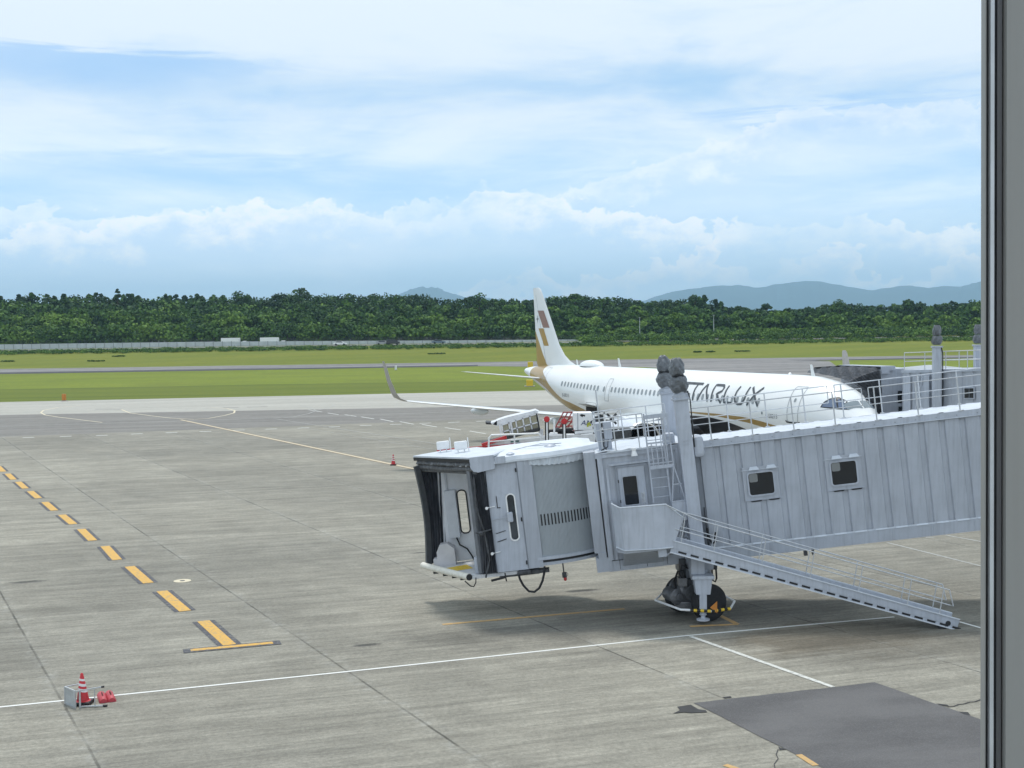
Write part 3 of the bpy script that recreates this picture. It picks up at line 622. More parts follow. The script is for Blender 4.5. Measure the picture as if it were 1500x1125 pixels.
for side in (1,-1):
    wg=surf('wing',[(15.9,7.4,.065,1.2,2.45,0,1),(16.9,6.2,.07,2.6,2.62,0,1),(18.6,4.15,.078,6.4,3.02,0,1),(21.5,2.75,.082,11.9,3.62,0,1),(24.1,1.62,.085,16.6,4.16,0,1),(24.35,1.5,.045,17.05,4.22,-.1,1)],WING,side,air)
    surf('winglet',[(24.35,1.5,.07,17.05,4.22,-.1,1),(24.65,1.35,.05,17.40,4.40,-.6,.8),(24.9,1.15,.055,17.58,4.72,-.9,.4),(25.35,.9,.055,17.78,5.5,-1,.15),(25.9,.62,.06,17.93,6.55,-1,.1),(26.15,.35,.06,17.97,6.72,-1,.1)],SHK,side,wg)
    for y,x0,x1,z in ((7.6,20.8,24.6,2.62),(12.3,22.6,25.6,3.35)):
        b=MB(lambda v,s=side:AX((v[0],v[1]*s,v[2]))); b.lathe((x0,y,z+.12),(1,0,-.03),[(.03,0),(.18,.4),(.27,1.2),(.22,2.3),(.05,x1-x0)],12); b.build('flap_track_fairing',WING,wg,smooth=True)
    # slat and flap seams
    b=MB(lambda v,s=side:AX((v[0],v[1]*s,v[2])))
    b.beam((17.6,2.7,2.86),(19.3,6.4,3.2),.03,.01); b.beam((19.3,6.4,3.2),(24.3,16.6,4.24),.03,.01); b.build('slat_seam',DL,wg)
    surf('tailplane',[(38.3,3.9,.05,.5,4.72,0,1),(39.0,3.3,.05,1.3,4.80,0,1),(42.1,1.35,.045,6.05,5.33,0,1),(42.35,1.1,.03,6.22,5.35,0,1)],WING,side,air)
    # engine
    ex=14.35; ey=5.75; ez=1.88
    E=(lambda v,s=side:AX((v[0],v[1]*s,v[2])))
    b=MB(E); b.lathe((ex,ey,ez),(1,0,0),[(1.05,.05),(1.11,0),(1.17,.10),(1.24,.45),(1.29,1.2),(1.28,2.2),(1.18,3.2),(1.02,3.95),(.98,3.95)],40,cap=False); en=b.build('engine',mat('engine_cowl_paint',(.60,.64,.70),.3,var=.05,coat=.2),air,smooth=True)
    b=MB(E); b.lathe((ex,ey,ez),(1,0,0),[(1.03,.16),(1.055,.04),(1.11,-.012),(1.165,.04),(1.19,.20)],40,cap=False); b.build('inlet_lip',mat('inlet_lip_metal',(.72,.72,.70),.3,metal=.3),en,smooth=True)
    b=MB(E); b.lathe((ex,ey,ez),(1,0,0),[(1.05,.05),(1.0,.3),(1.02,1.0)],40,cap=False); b.lathe((ex+1.35,ey,ez),(1,0,0),[(1.03,0),(1.03,.1)],40); b.build('inlet_duct',mat('inlet_dark',(.03,.032,.036),.5),en,smooth=True)
    b=MB(E)
    for k in range(20):
        a=2*math.pi*k/20; c_,s_=math.cos(a),math.sin(a); t_=(-s_,c_)
        b.add([(ex+1.25,ey+c_*.3+t_[0]*.05,ez+s_*.3+t_[1]*.05),(ex+1.05,ey+c_*.3-t_[0]*.05,ez+s_*.3-t_[1]*.05),(ex+.95,ey+c_*1.0-t_[0]*.13,ez+s_*1.0-t_[1]*.13),(ex+1.22,ey+c_*1.0+t_[0]*.13,ez+s_*1.0+t_[1]*.13)],[(0,1,2,3)])
    b.build('fan_blades',mat('fan_titanium',(.10,.10,.11),.35,metal=.8),en)
    b=MB(E); b.lathe((ex+.55,ey,ez),(1,0,0),[(.01,0),(.14,.15),(.26,.4),(.33,.7)],20); b.build('spinner',BLACKP,en,smooth=True)
    b=MB(E); b.lathe((ex+3.6,ey,ez),(1,0,0),[(.75,0),(.62,.7),(.46,1.1),(.30,1.1),(.05,1.8)],24); b.build('exhaust_cone',ACN,en,smooth=True)
    b=MB(E); b.prism([(ex+1.2,ey-.16,ez+1.15),(ex+4.0,ey-.16,ez+.75),(ex+5.6,ey-.16,ez+1.1),(ex+4.9,ey-.16,ez+1.32),(ex+3.0,ey-.16,ez+1.42)],(0,.32,0)); b.build('pylon',WING,en)
    # main gear
    b=MB(E); b.tube([(21.98,3.8,2.9),(21.98,3.8,.6)],.13,12); b.tube([(21.98,3.8,1.3),(21.98,2.2,2.2)],.07,8); b.build('main_gear_leg',ACN,air,smooth=True)
    for yy in (3.45,4.15):
        b=MB(E); b.lathe((21.98,yy,.58),(0,1,0),[(.30,-.2),(.52,-.2),(.58,-.12),(.58,.12),(.52,.2),(.30,.2)],28); wl_=b.build('main_wheel',DARK,air,smooth=True)
        b=MB(E); b.lathe((21.98,yy,.58),(0,1,0),[(.1,-.215),(.29,-.205),(.29,.205),(.1,.215)],20); b.build('rim',ACN,wl_,smooth=True)
# fin
FINM=bpy.data.materials.new('fin_livery'); FINM.use_nodes=True; T=NT(FINM.node_tree); bs=FINM.node_tree.nodes['Principled BSDF']
t=T.n('ShaderNodeTexCoord'); px_,py_,pz_=T.sep(t.outputs['Object']); x_=T.m('ADD',T.m('MULTIPLY',px_,-AF.x),T.m('MULTIPLY',py_,-AF.y))
gb=T.curve(x_,[(39.5,5.4),(40.39,5.87),(42.56,8.48),(43.4,10.2)],39,44,4,12)
T.nt.links.new(T.mix(T.m('LESS_THAN',pz_,gb),(.78,.80,.79,1),(.36,.235,.060,1)),bs.inputs['Base Color']); bs.inputs['Roughness'].default_value=.32
def finsec(z,le,te,th=.075,n=9):
    ch=te-le; L_=[]
    P=foil(le,ch,th,(0,0),(1,0),n); return [(x,y,z) for x,y,_ in P]
FS_=[(5.6,33.9,42.1),(5.87,35.2,42.35),(6.15,36.15,42.38),(6.6,37.1,42.42),(7.4,38.05,42.50),(9.0,39.25,42.64),(11.4,41.05,42.88),(11.85,41.45,42.92),(11.97,41.9,42.9)]
b=MB(AX); b.grid([finsec(z,l_,t_,.05 if z>6.3 else .03) for z,l_,t_ in FS_],close=True); n=len(finsec(1,1,2)); b.F.append([len(b.V)-n+i for i in range(n)]); b.I.append(0)
fin=b.build('tail_fin',FINM,air,smooth=True)
def finy(x,z):
    le=np.interp(z,[a for a,_,_ in FS_],[c for _,c,_ in FS_]); te=np.interp(z,[a for a,_,_ in FS_],[c for _,_,c in FS_]); t_=min(1,max(0,(x-le)/(te-le)))
    return .05*(te-le)*2.4*2.08*(.2969*math.sqrt(t_)-.126*t_-.3516*t_*t_+.2843*t_**3-.1036*t_**4)+.012
def findecal(name,P,m,lab):
    b=MB(AX)
    for s in (1,-1):
        rows=[]
        for i in range(9):
            u=i/8; A=[P[0][k]+(P[3][k]-P[0][k])*u for k in (0,1)]; B=[P[1][k]+(P[2][k]-P[1][k])*u for k in (0,1)]
            rows.append([(A[0]+(B[0]-A[0])*v,s*finy(A[0]+(B[0]-A[0])*v,A[1]+(B[1]-A[1])*v),A[1]+(B[1]-A[1])*v) for v in (0,.25,.5,.75,1)])
        b.grid(rows)
    o=b.build(name,m,fin); o['label']=lab
findecal('tail_emblem_bar',[(42.04,10.13),(40.78,10.1),(39.66,8.73),(40.89,8.74)],ROSE,'rose brown slanting bar on the fin')
findecal('tail_emblem_bar',[(41.88,8.7),(40.82,8.69),(39.80,7.31),(40.74,7.3)],GOLD,'gold slanting bar on the fin')
b=MB(AX)
for s in (1,-1):
    P=[]
    for k in range(8):
        a=math.pi*k/4; r_=(.30 if k%2==0 else .07)*(1.25 if k in (2,6) else 1); x=42.05+r_*math.cos(a); z=9.45+r_*math.sin(a); P.append((x,s*(finy(x,z)+.004),z))
    b.add(P,[tuple(range(8))])
o=b.build('star_emblem',LETT,fin)
b=MB(AX)
for s in (1,-1): b.beam((40.39,s*finy(40.39,5.95),5.95),(42.35,s*finy(42.3,9.0),11.4),.02,.012)
b.build('rudder_seam',DL,fin)
# nose gear
b=MB(AX); b.tube([(5.07,0,2.0),(5.07,0,.4)],.09,10); b.build('nose_gear_leg',ACN,air,smooth=True)
for yy in (-.25,.25):
    b=MB(AX); b.lathe((5.07,yy,.38),(0,1,0),[(.2,-.11),(.34,-.11),(.38,-.06),(.38,.06),(.34,.11),(.2,.11)],22); b.build('nose_wheel',DARK,air,smooth=True)
# ------------------------------------------------------------------ passenger boarding bridge; frame: u along the tunnel, n away from the camera, v up across the sloping tunnel
BO=Vector((5.0527,37.30,5.1644)); BU=Vector((.99412,-.02623,.10504)); BN=Vector((.02638,.99965,0)); BV=Vector((-.10501,.00277,.99447))
def BT(v): return BO+BU*v[0]+BN*v[1]+BV*v[2]
br=empty('boarding_bridge',(5.2,38.6,0),'grey passenger boarding bridge with open cab, two hooded columns and a side stair','boarding bridge')
def BM(): return MB(BT)
UE=17.0
# ---- tunnel
tun=BM()
def corr(u0,u1,n0,v0,v1,out,pitch=.60,dep=.055):
    P=[];u=u0
    while u<u1-.01:
        P+= [(u,n0),(u+.40,n0),(u+.43,n0+dep*out),(u+.57,n0+dep*out)]; u+=pitch
    P=[(a,c) for a,c in P if a<=u1]+[(u1,n0)]
    return [[(a,c,v) for a,c in P] for v in (v0,v1)]
tun.grid(corr(.42,UE,0,-3.2,-.17,1)); tun.grid(corr(.42,UE,3.1,-3.2,-.25,-1))
tun.box((.42,.08,-3.19),(UE,3.02,-3.1)); tun.box((.42,.08,-.22),(UE,3.02,-.18))
tn=tun.build('tunnel',BG,br)
b=BM(); b.box((.40,-.035,-.17),(UE,.05,0)); b.box((.40,3.105,-.27),(UE,3.135,-.11)); b.box((.38,-.02,-.19),(.44,3.12,-.13)); b.box((.40,-.05,-.195),(UE,-.0352,-.17)); b.build('roof_fascia',BG2,tn)
b=BM(); b.box((.40,-.060,-.185),(UE,-.0501,-.165)); b.build('drip_edge',ROOFW,tn)
b=BM()
for i in range(60):
    u=.75+i*.6/1.0
    if u>UE: break
    b.box((u,-.045,-.12),(u+.03,-.0351,-.09))
b.build('fascia_bolts',BGD,tn)
b=BM(); rows=[]
u=.42
while u<UE:                                   # roof sheets with low ridges
    rows+=[[(u,0,.004),(u,1.5,-.03),(u,3.1,-.12)],[(u+.42,0,.004),(u+.42,1.5,-.03),(u+.42,3.1,-.12)],[(u+.47,0,.022),(u+.47,1.5,-.012),(u+.47,3.1,-.10)],[(u+.57,0,.022),(u+.57,1.5,-.012),(u+.57,3.1,-.10)]]; u+=.6
b.grid(rows); b.build('tunnel_roof',ROOFW,tn)
# scalloped drip plates at the roof edge and at the wall foot, one per wall rib
b=BM(); c=BM()
u=.45
while u<UE-.6:
    b.prism([(u,-.05,-3.20),(u+.38,-.05,-3.20),(u+.34,-.012,-3.165),(u+.04,-.012,-3.165)],(0,.004,-.012))
    c.prism([(u+.41,-.002,-.20),(u+.59,-.002,-.20),(u+.57,-.002,-.235),(u+.43,-.002,-.235)],(0,.05,0)); u+=.6
b.box((.45,-.011,-3.225),(UE,-.006,-3.16)); c.box((.45,.0,-.205),(UE,.012,-.175)); b.build('foot_drip_plates',ROOFW,tn); c.build('rib_end_caps',BGD,tn)
b=BM()
for i in range(14):
    u0=.95+1.2*i-1.2
    if i==0: u0=.42
    u1=.95+1.2*i-.012
    b.box((u0,-.03,-3.56),(u1,.02,-3.205)); b.box((u1-.01,-.022,-3.55),(u1+.02,.01,-3.21))
b.build('skirt_panels',BG,tn)
b=BM(); b.box((.42,3.08,-3.56),(UE,3.12,-3.205)); b.build('skirt_panels',BG,tn)
b=BM(); b.box((.42,.03,-3.55),(UE,.30,-3.25)); b.box((.42,2.8,-3.55),(UE,3.07,-3.25)); b.box((.42,.3,-3.4),(UE,2.8,-3.3)); b.build('underframe',BGD,tn)
b=BM(); b.box((3.12,-.02,-3.72),(3.22,.1,-3.56)); b.box((3.36,-.02,-3.72),(3.42,.1,-3.56)); b.build('underframe_lugs',STEELD,tn)
# windows in the tunnel wall
def rrect(u0,u1,v0,v1,r,n,seg=4):
    P=[]
    for cu,cv,a0 in ((u1-r,v1-r,0),(u0+r,v1-r,90),(u0+r,v0+r,180),(u1-r,v0+r,270)):
        for k in range(seg+1):
            a=math.radians(a0+90*k/seg); P.append((cu+r*math.cos(a),n,cv+r*math.sin(a)))
    return P
def ringframe(b,u0,u1,v0,v1,r,wd,nf,nb):
    A=rrect(u0-wd,u1+wd,v0-wd,v1+wd,r+wd,nf); Bq=rrect(u0,u1,v0,v1,r,nf); Cq=rrect(u0,u1,v0,v1,r,nb); D=rrect(u0-wd,u1+wd,v0-wd,v1+wd,r+wd,nb)
    b.grid([D,A,Bq,Cq],close=True)
def twindow(u0,u1,v0,v1,side=1,n0=0.0):
    nf=n0-.05*side; 
    b=BM(); b.box((u0-.16,n0-.012*side,v0-.18),(u1+.16,n0+.02*side,v1+.20)); w=b.build('window_surround',BG,tn)
    b=BM(); ringframe(b,u0,u1,v0,v1,.07,.045,nf,n0-.013*side); b.build('window_frame',BG2,w)
    b=BM(); b.add(rrect(u0-.01,u1+.01,v0-.01,v1+.01,.07,n0-.018*side),[tuple(range(20))]); b.build('pane',GLASSD,w)
    if side==1:
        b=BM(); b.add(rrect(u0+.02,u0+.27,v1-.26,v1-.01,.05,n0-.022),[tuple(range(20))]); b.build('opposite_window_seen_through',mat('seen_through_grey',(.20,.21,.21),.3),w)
        b=BM()
        for k in (.05,.60):
            b.prism([(u0-.03+k*.93,n0-.115,v1+.115),(u0+.29+k*.93,n0-.115,v1+.115),(u0+.24+k*.93,n0-.02,v1+.20),(u0+.03+k*.93,n0-.02,v1+.20)],(0,0,-.012))
        b.box((u0-.20,n0-.03,v1+.10),(u1+.20,n0-.012,v1+.115)); b.build('rain_hood',ROOFW,w)
        b=BM(); b.box((u0-.15,n0-.035,v0-.155),(u1+.22,n0-.012,v0-.14))
        b.build('sill_strip',BG2,w)
        b=BM()
        for k in (.02,.58): b.prism([(u0-.02+k*.93,n0-.03,v0-.17),(u0+.32+k*.93,n0-.03,v0-.17),(u0+.28+k*.93,n0-.02,v0-.205),(u0+.02+k*.93,n0-.02,v0-.205)],(0,.01,0))
        b.build('sill_slots',BLACKP,w)
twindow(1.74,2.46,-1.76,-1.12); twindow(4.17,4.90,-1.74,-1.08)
twindow(1.74,2.46,-1.76,-1.12,-1,3.1); twindow(4.17,4.90,-1.74,-1.08,-1,3.1)
# ---- front section of the tunnel with the service door
b=BM(); b.box((-2.62,.02,-3.2),(.24,3.08,-.14)); b.box((-2.62,-.01,-3.54),(.24,3.1,-3.2)); fs=b.build('door_section',BG,br)
b=BM(); b.box((-2.66,-.03,-.16),(.02,3.13,-.04)); b.box((-2.66,-.045,-.045),(.02,3.14,.0)); b.build('section_fascia',BG2,fs)
b=BM(); b.grid([[(u,n,(.005+.03*math.sin(n))+(.035 if k%2 else 0)) for n in (-.03,1,2,3.12)] for k,u in enumerate(np.linspace(-2.64,.0,9))]); b.build('section_roof',ROOFW,fs)
b=BM(); b.box((-2.61,-.04,-3.2),(-2.47,.02,-.16)); b.box((-2.40,-.02,-3.2),(-2.33,.02,-.5)); b.box((-.62,-.03,-3.2),(-.55,.02,-.3)); b.box((-.30,-.06,-3.52),(.10,.02,-.12))
b.box((-2.30,-.05,-.42),(-1.02,.02,-.36)); b.build('wall_stiffener',BG2,fs)
b=BM()
for a,c,e,f in ((-2.3,-2.29,-3.5,-3.22),(-1.5,-1.485,-3.5,-3.22),(-.9,-.885,-3.5,-3.22),(-.4,-.385,-3.5,-3.22)): b.box((a,-.016,e),(c,-.0101,f))
b.box((-2.6,-.018,-3.225),(.2,-.0101,-3.21)); b.box((-.1,-.018,-.30),(.24,.021,-.28)); b.build('panel_joint',BLACKP,fs)
b=BM(); b.box((-.0,.05,-3.4),(.42,3.05,-.2)); b.build('recess_panel',BGD,fs)
# door
b=BM(); b.box((-2.14,-.045,-2.62),(-2.06,.02,-.44)); b.box((-1.26,-.045,-2.62),(-1.16,.02,-.44)); b.box((-2.06,-.045,-.50),(-1.26,.02,-.44)); dr=b.build('door_frame',BGD,fs)
b=BM(); b.box((-2.055,-.022,-2.60),(-1.265,.02,-.505)); dd_=b.build('door',BG2,fs)
b=BM(); b.add(rrect(-1.93,-1.52,-1.62,-.78,.04,-.034),[tuple(range(20))]); b.build('pane',GLASSD,dd_)
b=BM(); ringframe(b,-1.93,-1.52,-1.62,-.78,.04,.035,-.042,-.0225); b.build('window_frame',BG,dd_)
b=BM(); b.tube([(-1.37,-.03,-1.62),(-1.37,-.09,-1.65),(-1.37,-.09,-1.82),(-1.37,-.03,-1.85)],.016,6); b.tube([(-1.40,-.03,-1.32),(-1.40,-.07,-1.34),(-1.40,-.07,-1.50),(-1.40,-.03,-1.52)],.014,6); b.box((-1.44,-.03,-1.60),(-1.33,-.0221,-1.30)); b.build('handle',GALV,dd_)
b=BM()
for v in (-.85,-1.45,-2.05): b.box((-2.075,-.05,v-.09),(-2.045,-.0451,v+.0))
b.build('hinges',BLACKP,dd_)
b=BM(); b.rbox((-1.58,-.22,-.02),(-1.44,-.04,.06),.02); b.lathe((-1.51,-.16,-.02),(0,0,-1),[(.06,0),(.09,.12),(.10,.16)],12); b.build('door_lamp',WHITEP,fs,smooth=True)
b=BM(); b.box((-2.30,-.08,-.03),(-.60,-.03,.02)); b.build('gutter',ROOFW,fs)
# ---- columns
def column(u,n,label=None):
    b=BM(); b.rbox((u-.20,n-.20,-3.85),(u+.20,n+.20,1.38),.03); col=b.build('lift_column',BG2,br)
    b=BM(); b.rbox((u-.25,n-.25,1.30),(u+.25,n+.25,1.36),.02); b.lathe((u,n,1.36),(0,0,1),[(.24,0),(.24,.10),(.17,.14),(.17,.22)],20); b.build('column_collar',BG,col)
    def blob(name,v0,v1,r0,r1,r2,seed):
        rr=np.random.default_rng(seed); b=BM(); H=18; K=26; rows=[]
        ph=rr.uniform(0,6.28,8)
        for i in range(H+1):
            t=i/H; R=(r0*(1-t)+r1*t)*(math.sin(math.pi*(.08+.82*t))**.36)*(1 if .04<t<.97 else .75)
            row=[]
            for j in range(K):
                a=2*math.pi*j/K
                k=1+.07*math.sin(3*a+ph[0]+5*t)+.07*abs(math.sin(2.5*a+ph[1]-6*t))+.06*math.sin(7*a+10*t+ph[2])+rr.uniform(-.03,.03)
                row.append((u+R*k*math.cos(a)*1.0,n+R*k*math.sin(a),v0+(v1-v0)*t+.02*math.sin(4*a+ph[3])))
            rows.append(row)
        b.grid(rows,close=True); b.F.append(list(range(K))); b.I.append(0); b.F.append([len(b.V)-K+i for i in range(K)]); b.I.append(0)
        return b.build(name,HOOD,col,smooth=False)
    blob('lower_hood',1.50,2.00,.25,.27,0,int(n*10)+5); blob('upper_hood',2.02,2.53,.25,.16,0,int(n*10)+9)
    b=BM(); b.lathe((u,n,1.99),(0,0,1),[(.17,0),(.19,.02),(.17,.05)],16); b.build('tie_cord',BLACKP,col)
    b=BM(); b.tube([(u+.22,n-.12,1.55),(u+.26,n-.15,1.3),(u+.245,n-.15,.6),(u+.23,n-.15,-.1)],.018,6); b.build('cable',BLACKP,col)
    b=BM(); b.box((u-.1,n-.215,.10),(u+.08,n-.2001,.14)); b.box((u-.1,n-.215,.0),(u+.08,n-.2001,.04)); b.build('column_plate',BG,col)
    return col
column(.0,-.32); column(-.04,3.42)
b=BM(); b.box((-.30,-.42,-3.97),(.30,3.5,-3.60)); b.build('cross_beam',BG,br)
b=BM(); b.rbox((.20,-.45,-.42),(.52,.4,.20),.12); b.rbox((-.62,.1,-.1),(-.25,.5,.34),.1); b.build('guide_cover',BG2,br)
b=BM(); b.box((.34,-.10,-3.1),(.36,.0,-1.95)); b.tube([(.36,-.12,-2.55),(.40,-.14,-2.9),(.46,-.14,-3.02),(.56,-.14,-2.98),(.58,-.12,-2.7)],.035,8); b.build('cable_loop',BLACKP,br,smooth=True)
# ---- roof railings
def rail(name,segs,n,v0,h,posts,step=None,mids=(.5,),r=.018,rp=.016,label=None):
    b=BM()
    for u0,u1 in segs:
        b.tube([(u0,n,v0+h),(u1,n,v0+h)],r,6)
        for m_ in mids: b.tube([(u0,n,v0+h*m_),(u1,n,v0+h*m_)],r*.85,6)
        for uu in (u0,u1): b.tube([(uu,n,v0+h*min(mids)),(uu,n,v0+h)],rp,6)
    for u in posts:
        b.beam((u,n,v0),(u,n,v0+h),.035,.035); b.rbox((u-.06,n-.05,v0-.01),(u+.06,n+.05,v0+.03),.008)
    return b.build(name,GALV,br)
pn=[.80+1.215*i for i in range(13)]
rail('roof_railing',[(.30,5.30),(5.5,UE-.3)],-.0,.0,.99,pn)
rail('roof_railing',[(.30,4.97),(5.2,UE-.3)],3.08,-.11,1.08,[.55+1.215*i for i in range(13)])
rail('roof_railing',[(-2.55,-1.15)],-.02,.0,1.02,[-2.02,-1.32,-.55],mids=(.33,.66))
rail('roof_railing',[(-2.5,-.2)],3.05,.0,1.02,[-2.45,-1.6,-.8],mids=(.33,.66))
b=BM(); b.tube([(-2.40,.35,.0),(-2.40,.35,1.85)],.02,6); b.build('antenna_rod',GALV,br)
b=BM(); b.rbox((-2.56,.42,.32),(-2.36,.75,.85),.02); b.rbox((-2.30,.42,.34),(-2.06,.75,.86),.02); b.box((-2.5,.5,0),(-2.1,.6,.35)); b.build('roof_control_box',BG2,br)
b=BM(); b.tube([(-2.33,.4,.33),(-2.35,.38,.15),(-2.28,.35,.05),(-2.4,.3,.02)],.02,6); b.tube([(-2.2,.4,.33),(-2.24,.34,.12),(-2.45,.32,.04)],.015,6); b.build('roof_box_cables',BLACKP,br)
# ---- ladder with barred gate
b=BM()
for u in (-1.12,-.62): b.beam((u,-.30,-1.6),(u+.0,-.30,1.02 if u<-1 else .95),.045,.045)
for k in range(9): b.tube([(-1.12,-.30,-1.45+k*.28),(-.62,-.30,-1.45+k*.28)],.014,6)
b.build('roof_ladder',BG2,br)
b=BM(); b.box((-1.12,-.36,.86),(-.42,-.33,.98)); b.box((-1.12,-.36,-.62),(-.40,-.33,-.52)); b.box((-1.12,-.36,.12),(-.42,-.33,.17)); b.beam((-.42,-.345,-.6),(-.46,-.345,.9),.035,.035)
for k in range(4): b.beam((-1.0+k*.145,-.345,-.55),(-1.0+k*.145,-.345,.9 if k>0 else .16),.028,.028)
b.box((-1.12,-.36,-.47),(-.42,-.345,-.44)); b.build('ladder_gate',BG2,br)
b=BM(); b.beam((-.44,-.40,-.60),(-.58,-.40,-1.62),.03,.03); b.beam((-.42,-.40,-.60),(-.20,-.40,-1.62),.03,.03); b.beam((-.50,-.40,-1.12),(-.24,-.40,-1.12),.03,.03); b.beam((-.60,-.40,-1.62),(-.16,-.40,-1.62),.035,.035); b.box((-.60,-.41,-2.2),(-.16,-.39,-1.64)); b.build('stair_gate',BG2,br)
# ---- landing
LP=[(-2.38,-.98),(-2.17,-1.34),(-1.28,-1.42),(-.86,-1.38),(-.40,-1.22)]
b=BM()
top=[-1.40,-1.50,-1.52,-1.54,-2.0]; bot=[-2.66,-2.72,-2.76,-2.77,-2.78]
LQ=[(-2.38,-.98),(-2.17,-1.34),(-1.24,-1.42),(-1.0,-1.38),(-.78,-1.32)]
for i in range(4):
    p,q=LP[i],LP[i+1]; p2,q2=LQ[i],LQ[i+1]
    b.prism([(p[0],p[1],top[i]),(q[0],q[1],top[i+1]),(q2[0],q2[1],bot[i+1]),(p2[0],p2[1],bot[i])],(.01,.03,0))
lp=b.build('landing_panel',BG2,br)
b=BM(); b.tube([(LP[i][0],LP[i][1],top[i]+.01) for i in range(5)],.022,6); b.tube([(LQ[i][0],LQ[i][1]-.015,bot[i]) for i in range(5)],.018,6); b.build('panel_edge',ROOFW,lp)
b=BM(); b.prism([(-2.36,-.96,-2.74),(-2.15,-1.30,-2.74),(-1.30,-1.38,-2.74),(-.78,-1.28,-2.74),(-.78,0,-2.74),(-2.36,0,-2.74)],(0,0,-.08)); b.build('landing_floor',BG,lp)
b=BM(); b.box((-2.36,-.98,-2.66),(-2.33,0,-1.42)); b.build('landing_side',BG,lp)
b=BM(); b.box((-1.22,-1.25,-3.04),(-.98,-1.15,-2.83)); b.prism([(-1.05,-1.2,-3.0),(-.55,-1.2,-2.80),(-.55,-1.2,-2.86),(-1.05,-1.2,-3.05)],(0,.08,0)); b.prism([(-2.2,-1.1,-2.82),(-1.0,-1.1,-2.82),(-1.0,0,-3.4),(-2.2,0,-3.4)],(0,.02,-.03)); b.build('landing_bracket',BG2,lp)
# ---- stair down to the apron (in world space: its foot rolls on the ground)
SA=BT((-.80,-1.28,-2.70)); SB=G(1404,921); SB.z=.16
sdir=(SB-SA).normalized(); sl_=(SB-SA).length; sw=Vector((-sdir.y,sdir.x,0)).normalized()*.78
if sw.y<0: sw=-sw
sup=sdir.cross(sw.normalized()); 
if sup.z<0: sup=-sup
b=MB()
for o_ in (Vector(),sw):
    b.beam(SA+o_,SB+o_,.05,.20,sup)
sr=b.build('stair_stringers',BG2,br)
b=MB()
for o_ in (-Vector(sw)*.03,sw*1.03):
    b.beam(SA+o_+sup*.11,SB+o_+sup*.11,.07,.025,sup); b.beam(SA+o_-sup*.235,SB+o_-sup*.20,.05,.03,sup)
b.build('stair_flange',mat('stair_edge_light',(.60,.64,.69),.4),sr)
NS=23
for k in range(NS):
    p=SA+(SB-SA)*((k+.6)/NS)-sup*.05; hx=Vector((sdir.x,sdir.y,0)).normalized(); b=MB()
    b.add([p+sw*.03-hx*.13,p+sw*.97-hx*.13,p+sw*.97+hx*.13,p+sw*.03+hx*.13]+[q+Vector((0,0,-.03)) for q in (p+sw*.03-hx*.13,p+sw*.97-hx*.13,p+sw*.97+hx*.13,p+sw*.03+hx*.13)],[(0,1,2,3),(7,6,5,4),(0,4,5,1),(2,6,7,3),(1,5,6,2),(3,7,4,0)])
    b.build('stair_tread',BG,sr)
    p=SA+(SB-SA)*((k+.62)/NS)-sup*(.165-.02*k/NS); q=p+(SB-SA)/NS*.66; b=MB()
    b.beam(p-sw*.02,q-sw*.02,.02,.055,sup); b.build('tread_slot',BLACKP,sr)
b=MB(); b.beam(SA-sw*.01-sup*.165,SB-sw*.01-sup*.145,.02,.12,sup); b.build('flange_web',BG2,sr)
b=MB(); 
for s in (.0,1.): b.lathe(tuple(SB+sw*s-sdir*.30-Vector((0,0,.085))),tuple(sw.normalized()),[(.03,-.03),(.075,-.025),(.075,.025),(.03,.03)],14)
b.build('stair_foot_wheels',DARK,sr,smooth=True)
b=MB(); b.box((SB.x-.55,SB.y-.0,.0),(SB.x-.35,SB.y+.10,.07)); b.build('stair_foot',BLACKP,sr)
for s,nm in ((0.,'near'),(1.,'far')):
    b=MB(); o_=sw*s; hh=Vector((0,0,1))*.78+sup*.10
    A0=SA+o_; B0=SB+o_-sdir*.28
    b.tube([BT((LP[3][0],LP[3][1],top[3])) if s==0 else A0+hh,A0+sdir*.7+hh*1.02,B0+hh*.98],.020,6)
    b.tube([A0+hh*.52+sdir*.05,B0+hh*.50],.017,6)
    b.tube([B0+hh*.98,B0+hh*.50+sdir*.12,B0+hh*.50],.018,6)
    for t in (.03,.15,.325,.50,.675,.85,.965):
        p=A0+(B0-A0)*t; b.beam(p,p+hh*1.0+sdir*.12,.025,.025)
    b.build('stair_handrail',GALV,sr)
# ---- wheel truck
def W3(px,py,Y): return WD(px,py,Y)
tk=BM(); 
cx_,cy_=5.30,37.0
b=MB(); b.rbox((5.10,36.45,1.42),(5.50,37.3,2.15),.03); b.rbox((5.46,36.75,1.50),(5.80,37.4,1.95),.03); trk=b.build('truck_pivot_block',BG,br)
b=MB(); b.rbox((5.10,36.22,1.32),(5.74,36.80,1.42),.02); b.prism([(5.16,36.26,1.32),(5.68,36.26,1.32),(5.62,36.26,.88),(5.22,36.26,.88)],(0,.4,0)); b.build('truck_yoke',BG2,trk)
b=MB(); jx=5.42; b.beam((jx,36.36,1.0),(jx,36.36,.34),.20,.16); b.lathe((jx,36.36,.12),(0,0,1),[(.19,0),(.19,.04),(.07,.07),(.06,.13),(.11,.16),(.06,.24)],18); b.build('jack_leg',BG2,trk)
wax=Vector((.45,-.89,0)).normalized()
def tyre(c,name='wheel'):
    b=MB(); b.lathe(c,wax,[(.27,-.17),(.43,-.20),(.51,-.17),(.535,-.10),(.54,0),(.535,.10),(.51,.17),(.43,.20),(.27,.17)],36); w_=b.build(name,DARK,trk,smooth=True)
    b=MB(); b.lathe(c,wax,[(.05,-.16),(.27,-.14),(.31,-.17),(.31,.17),(.27,.14),(.05,.16)],24); b.build('rim',BGD,w_,smooth=True)
tyre((5.66,36.84,.54)); tyre((5.02,38.05,.54))
b=MB(); md=Vector((.35,-.9,0))
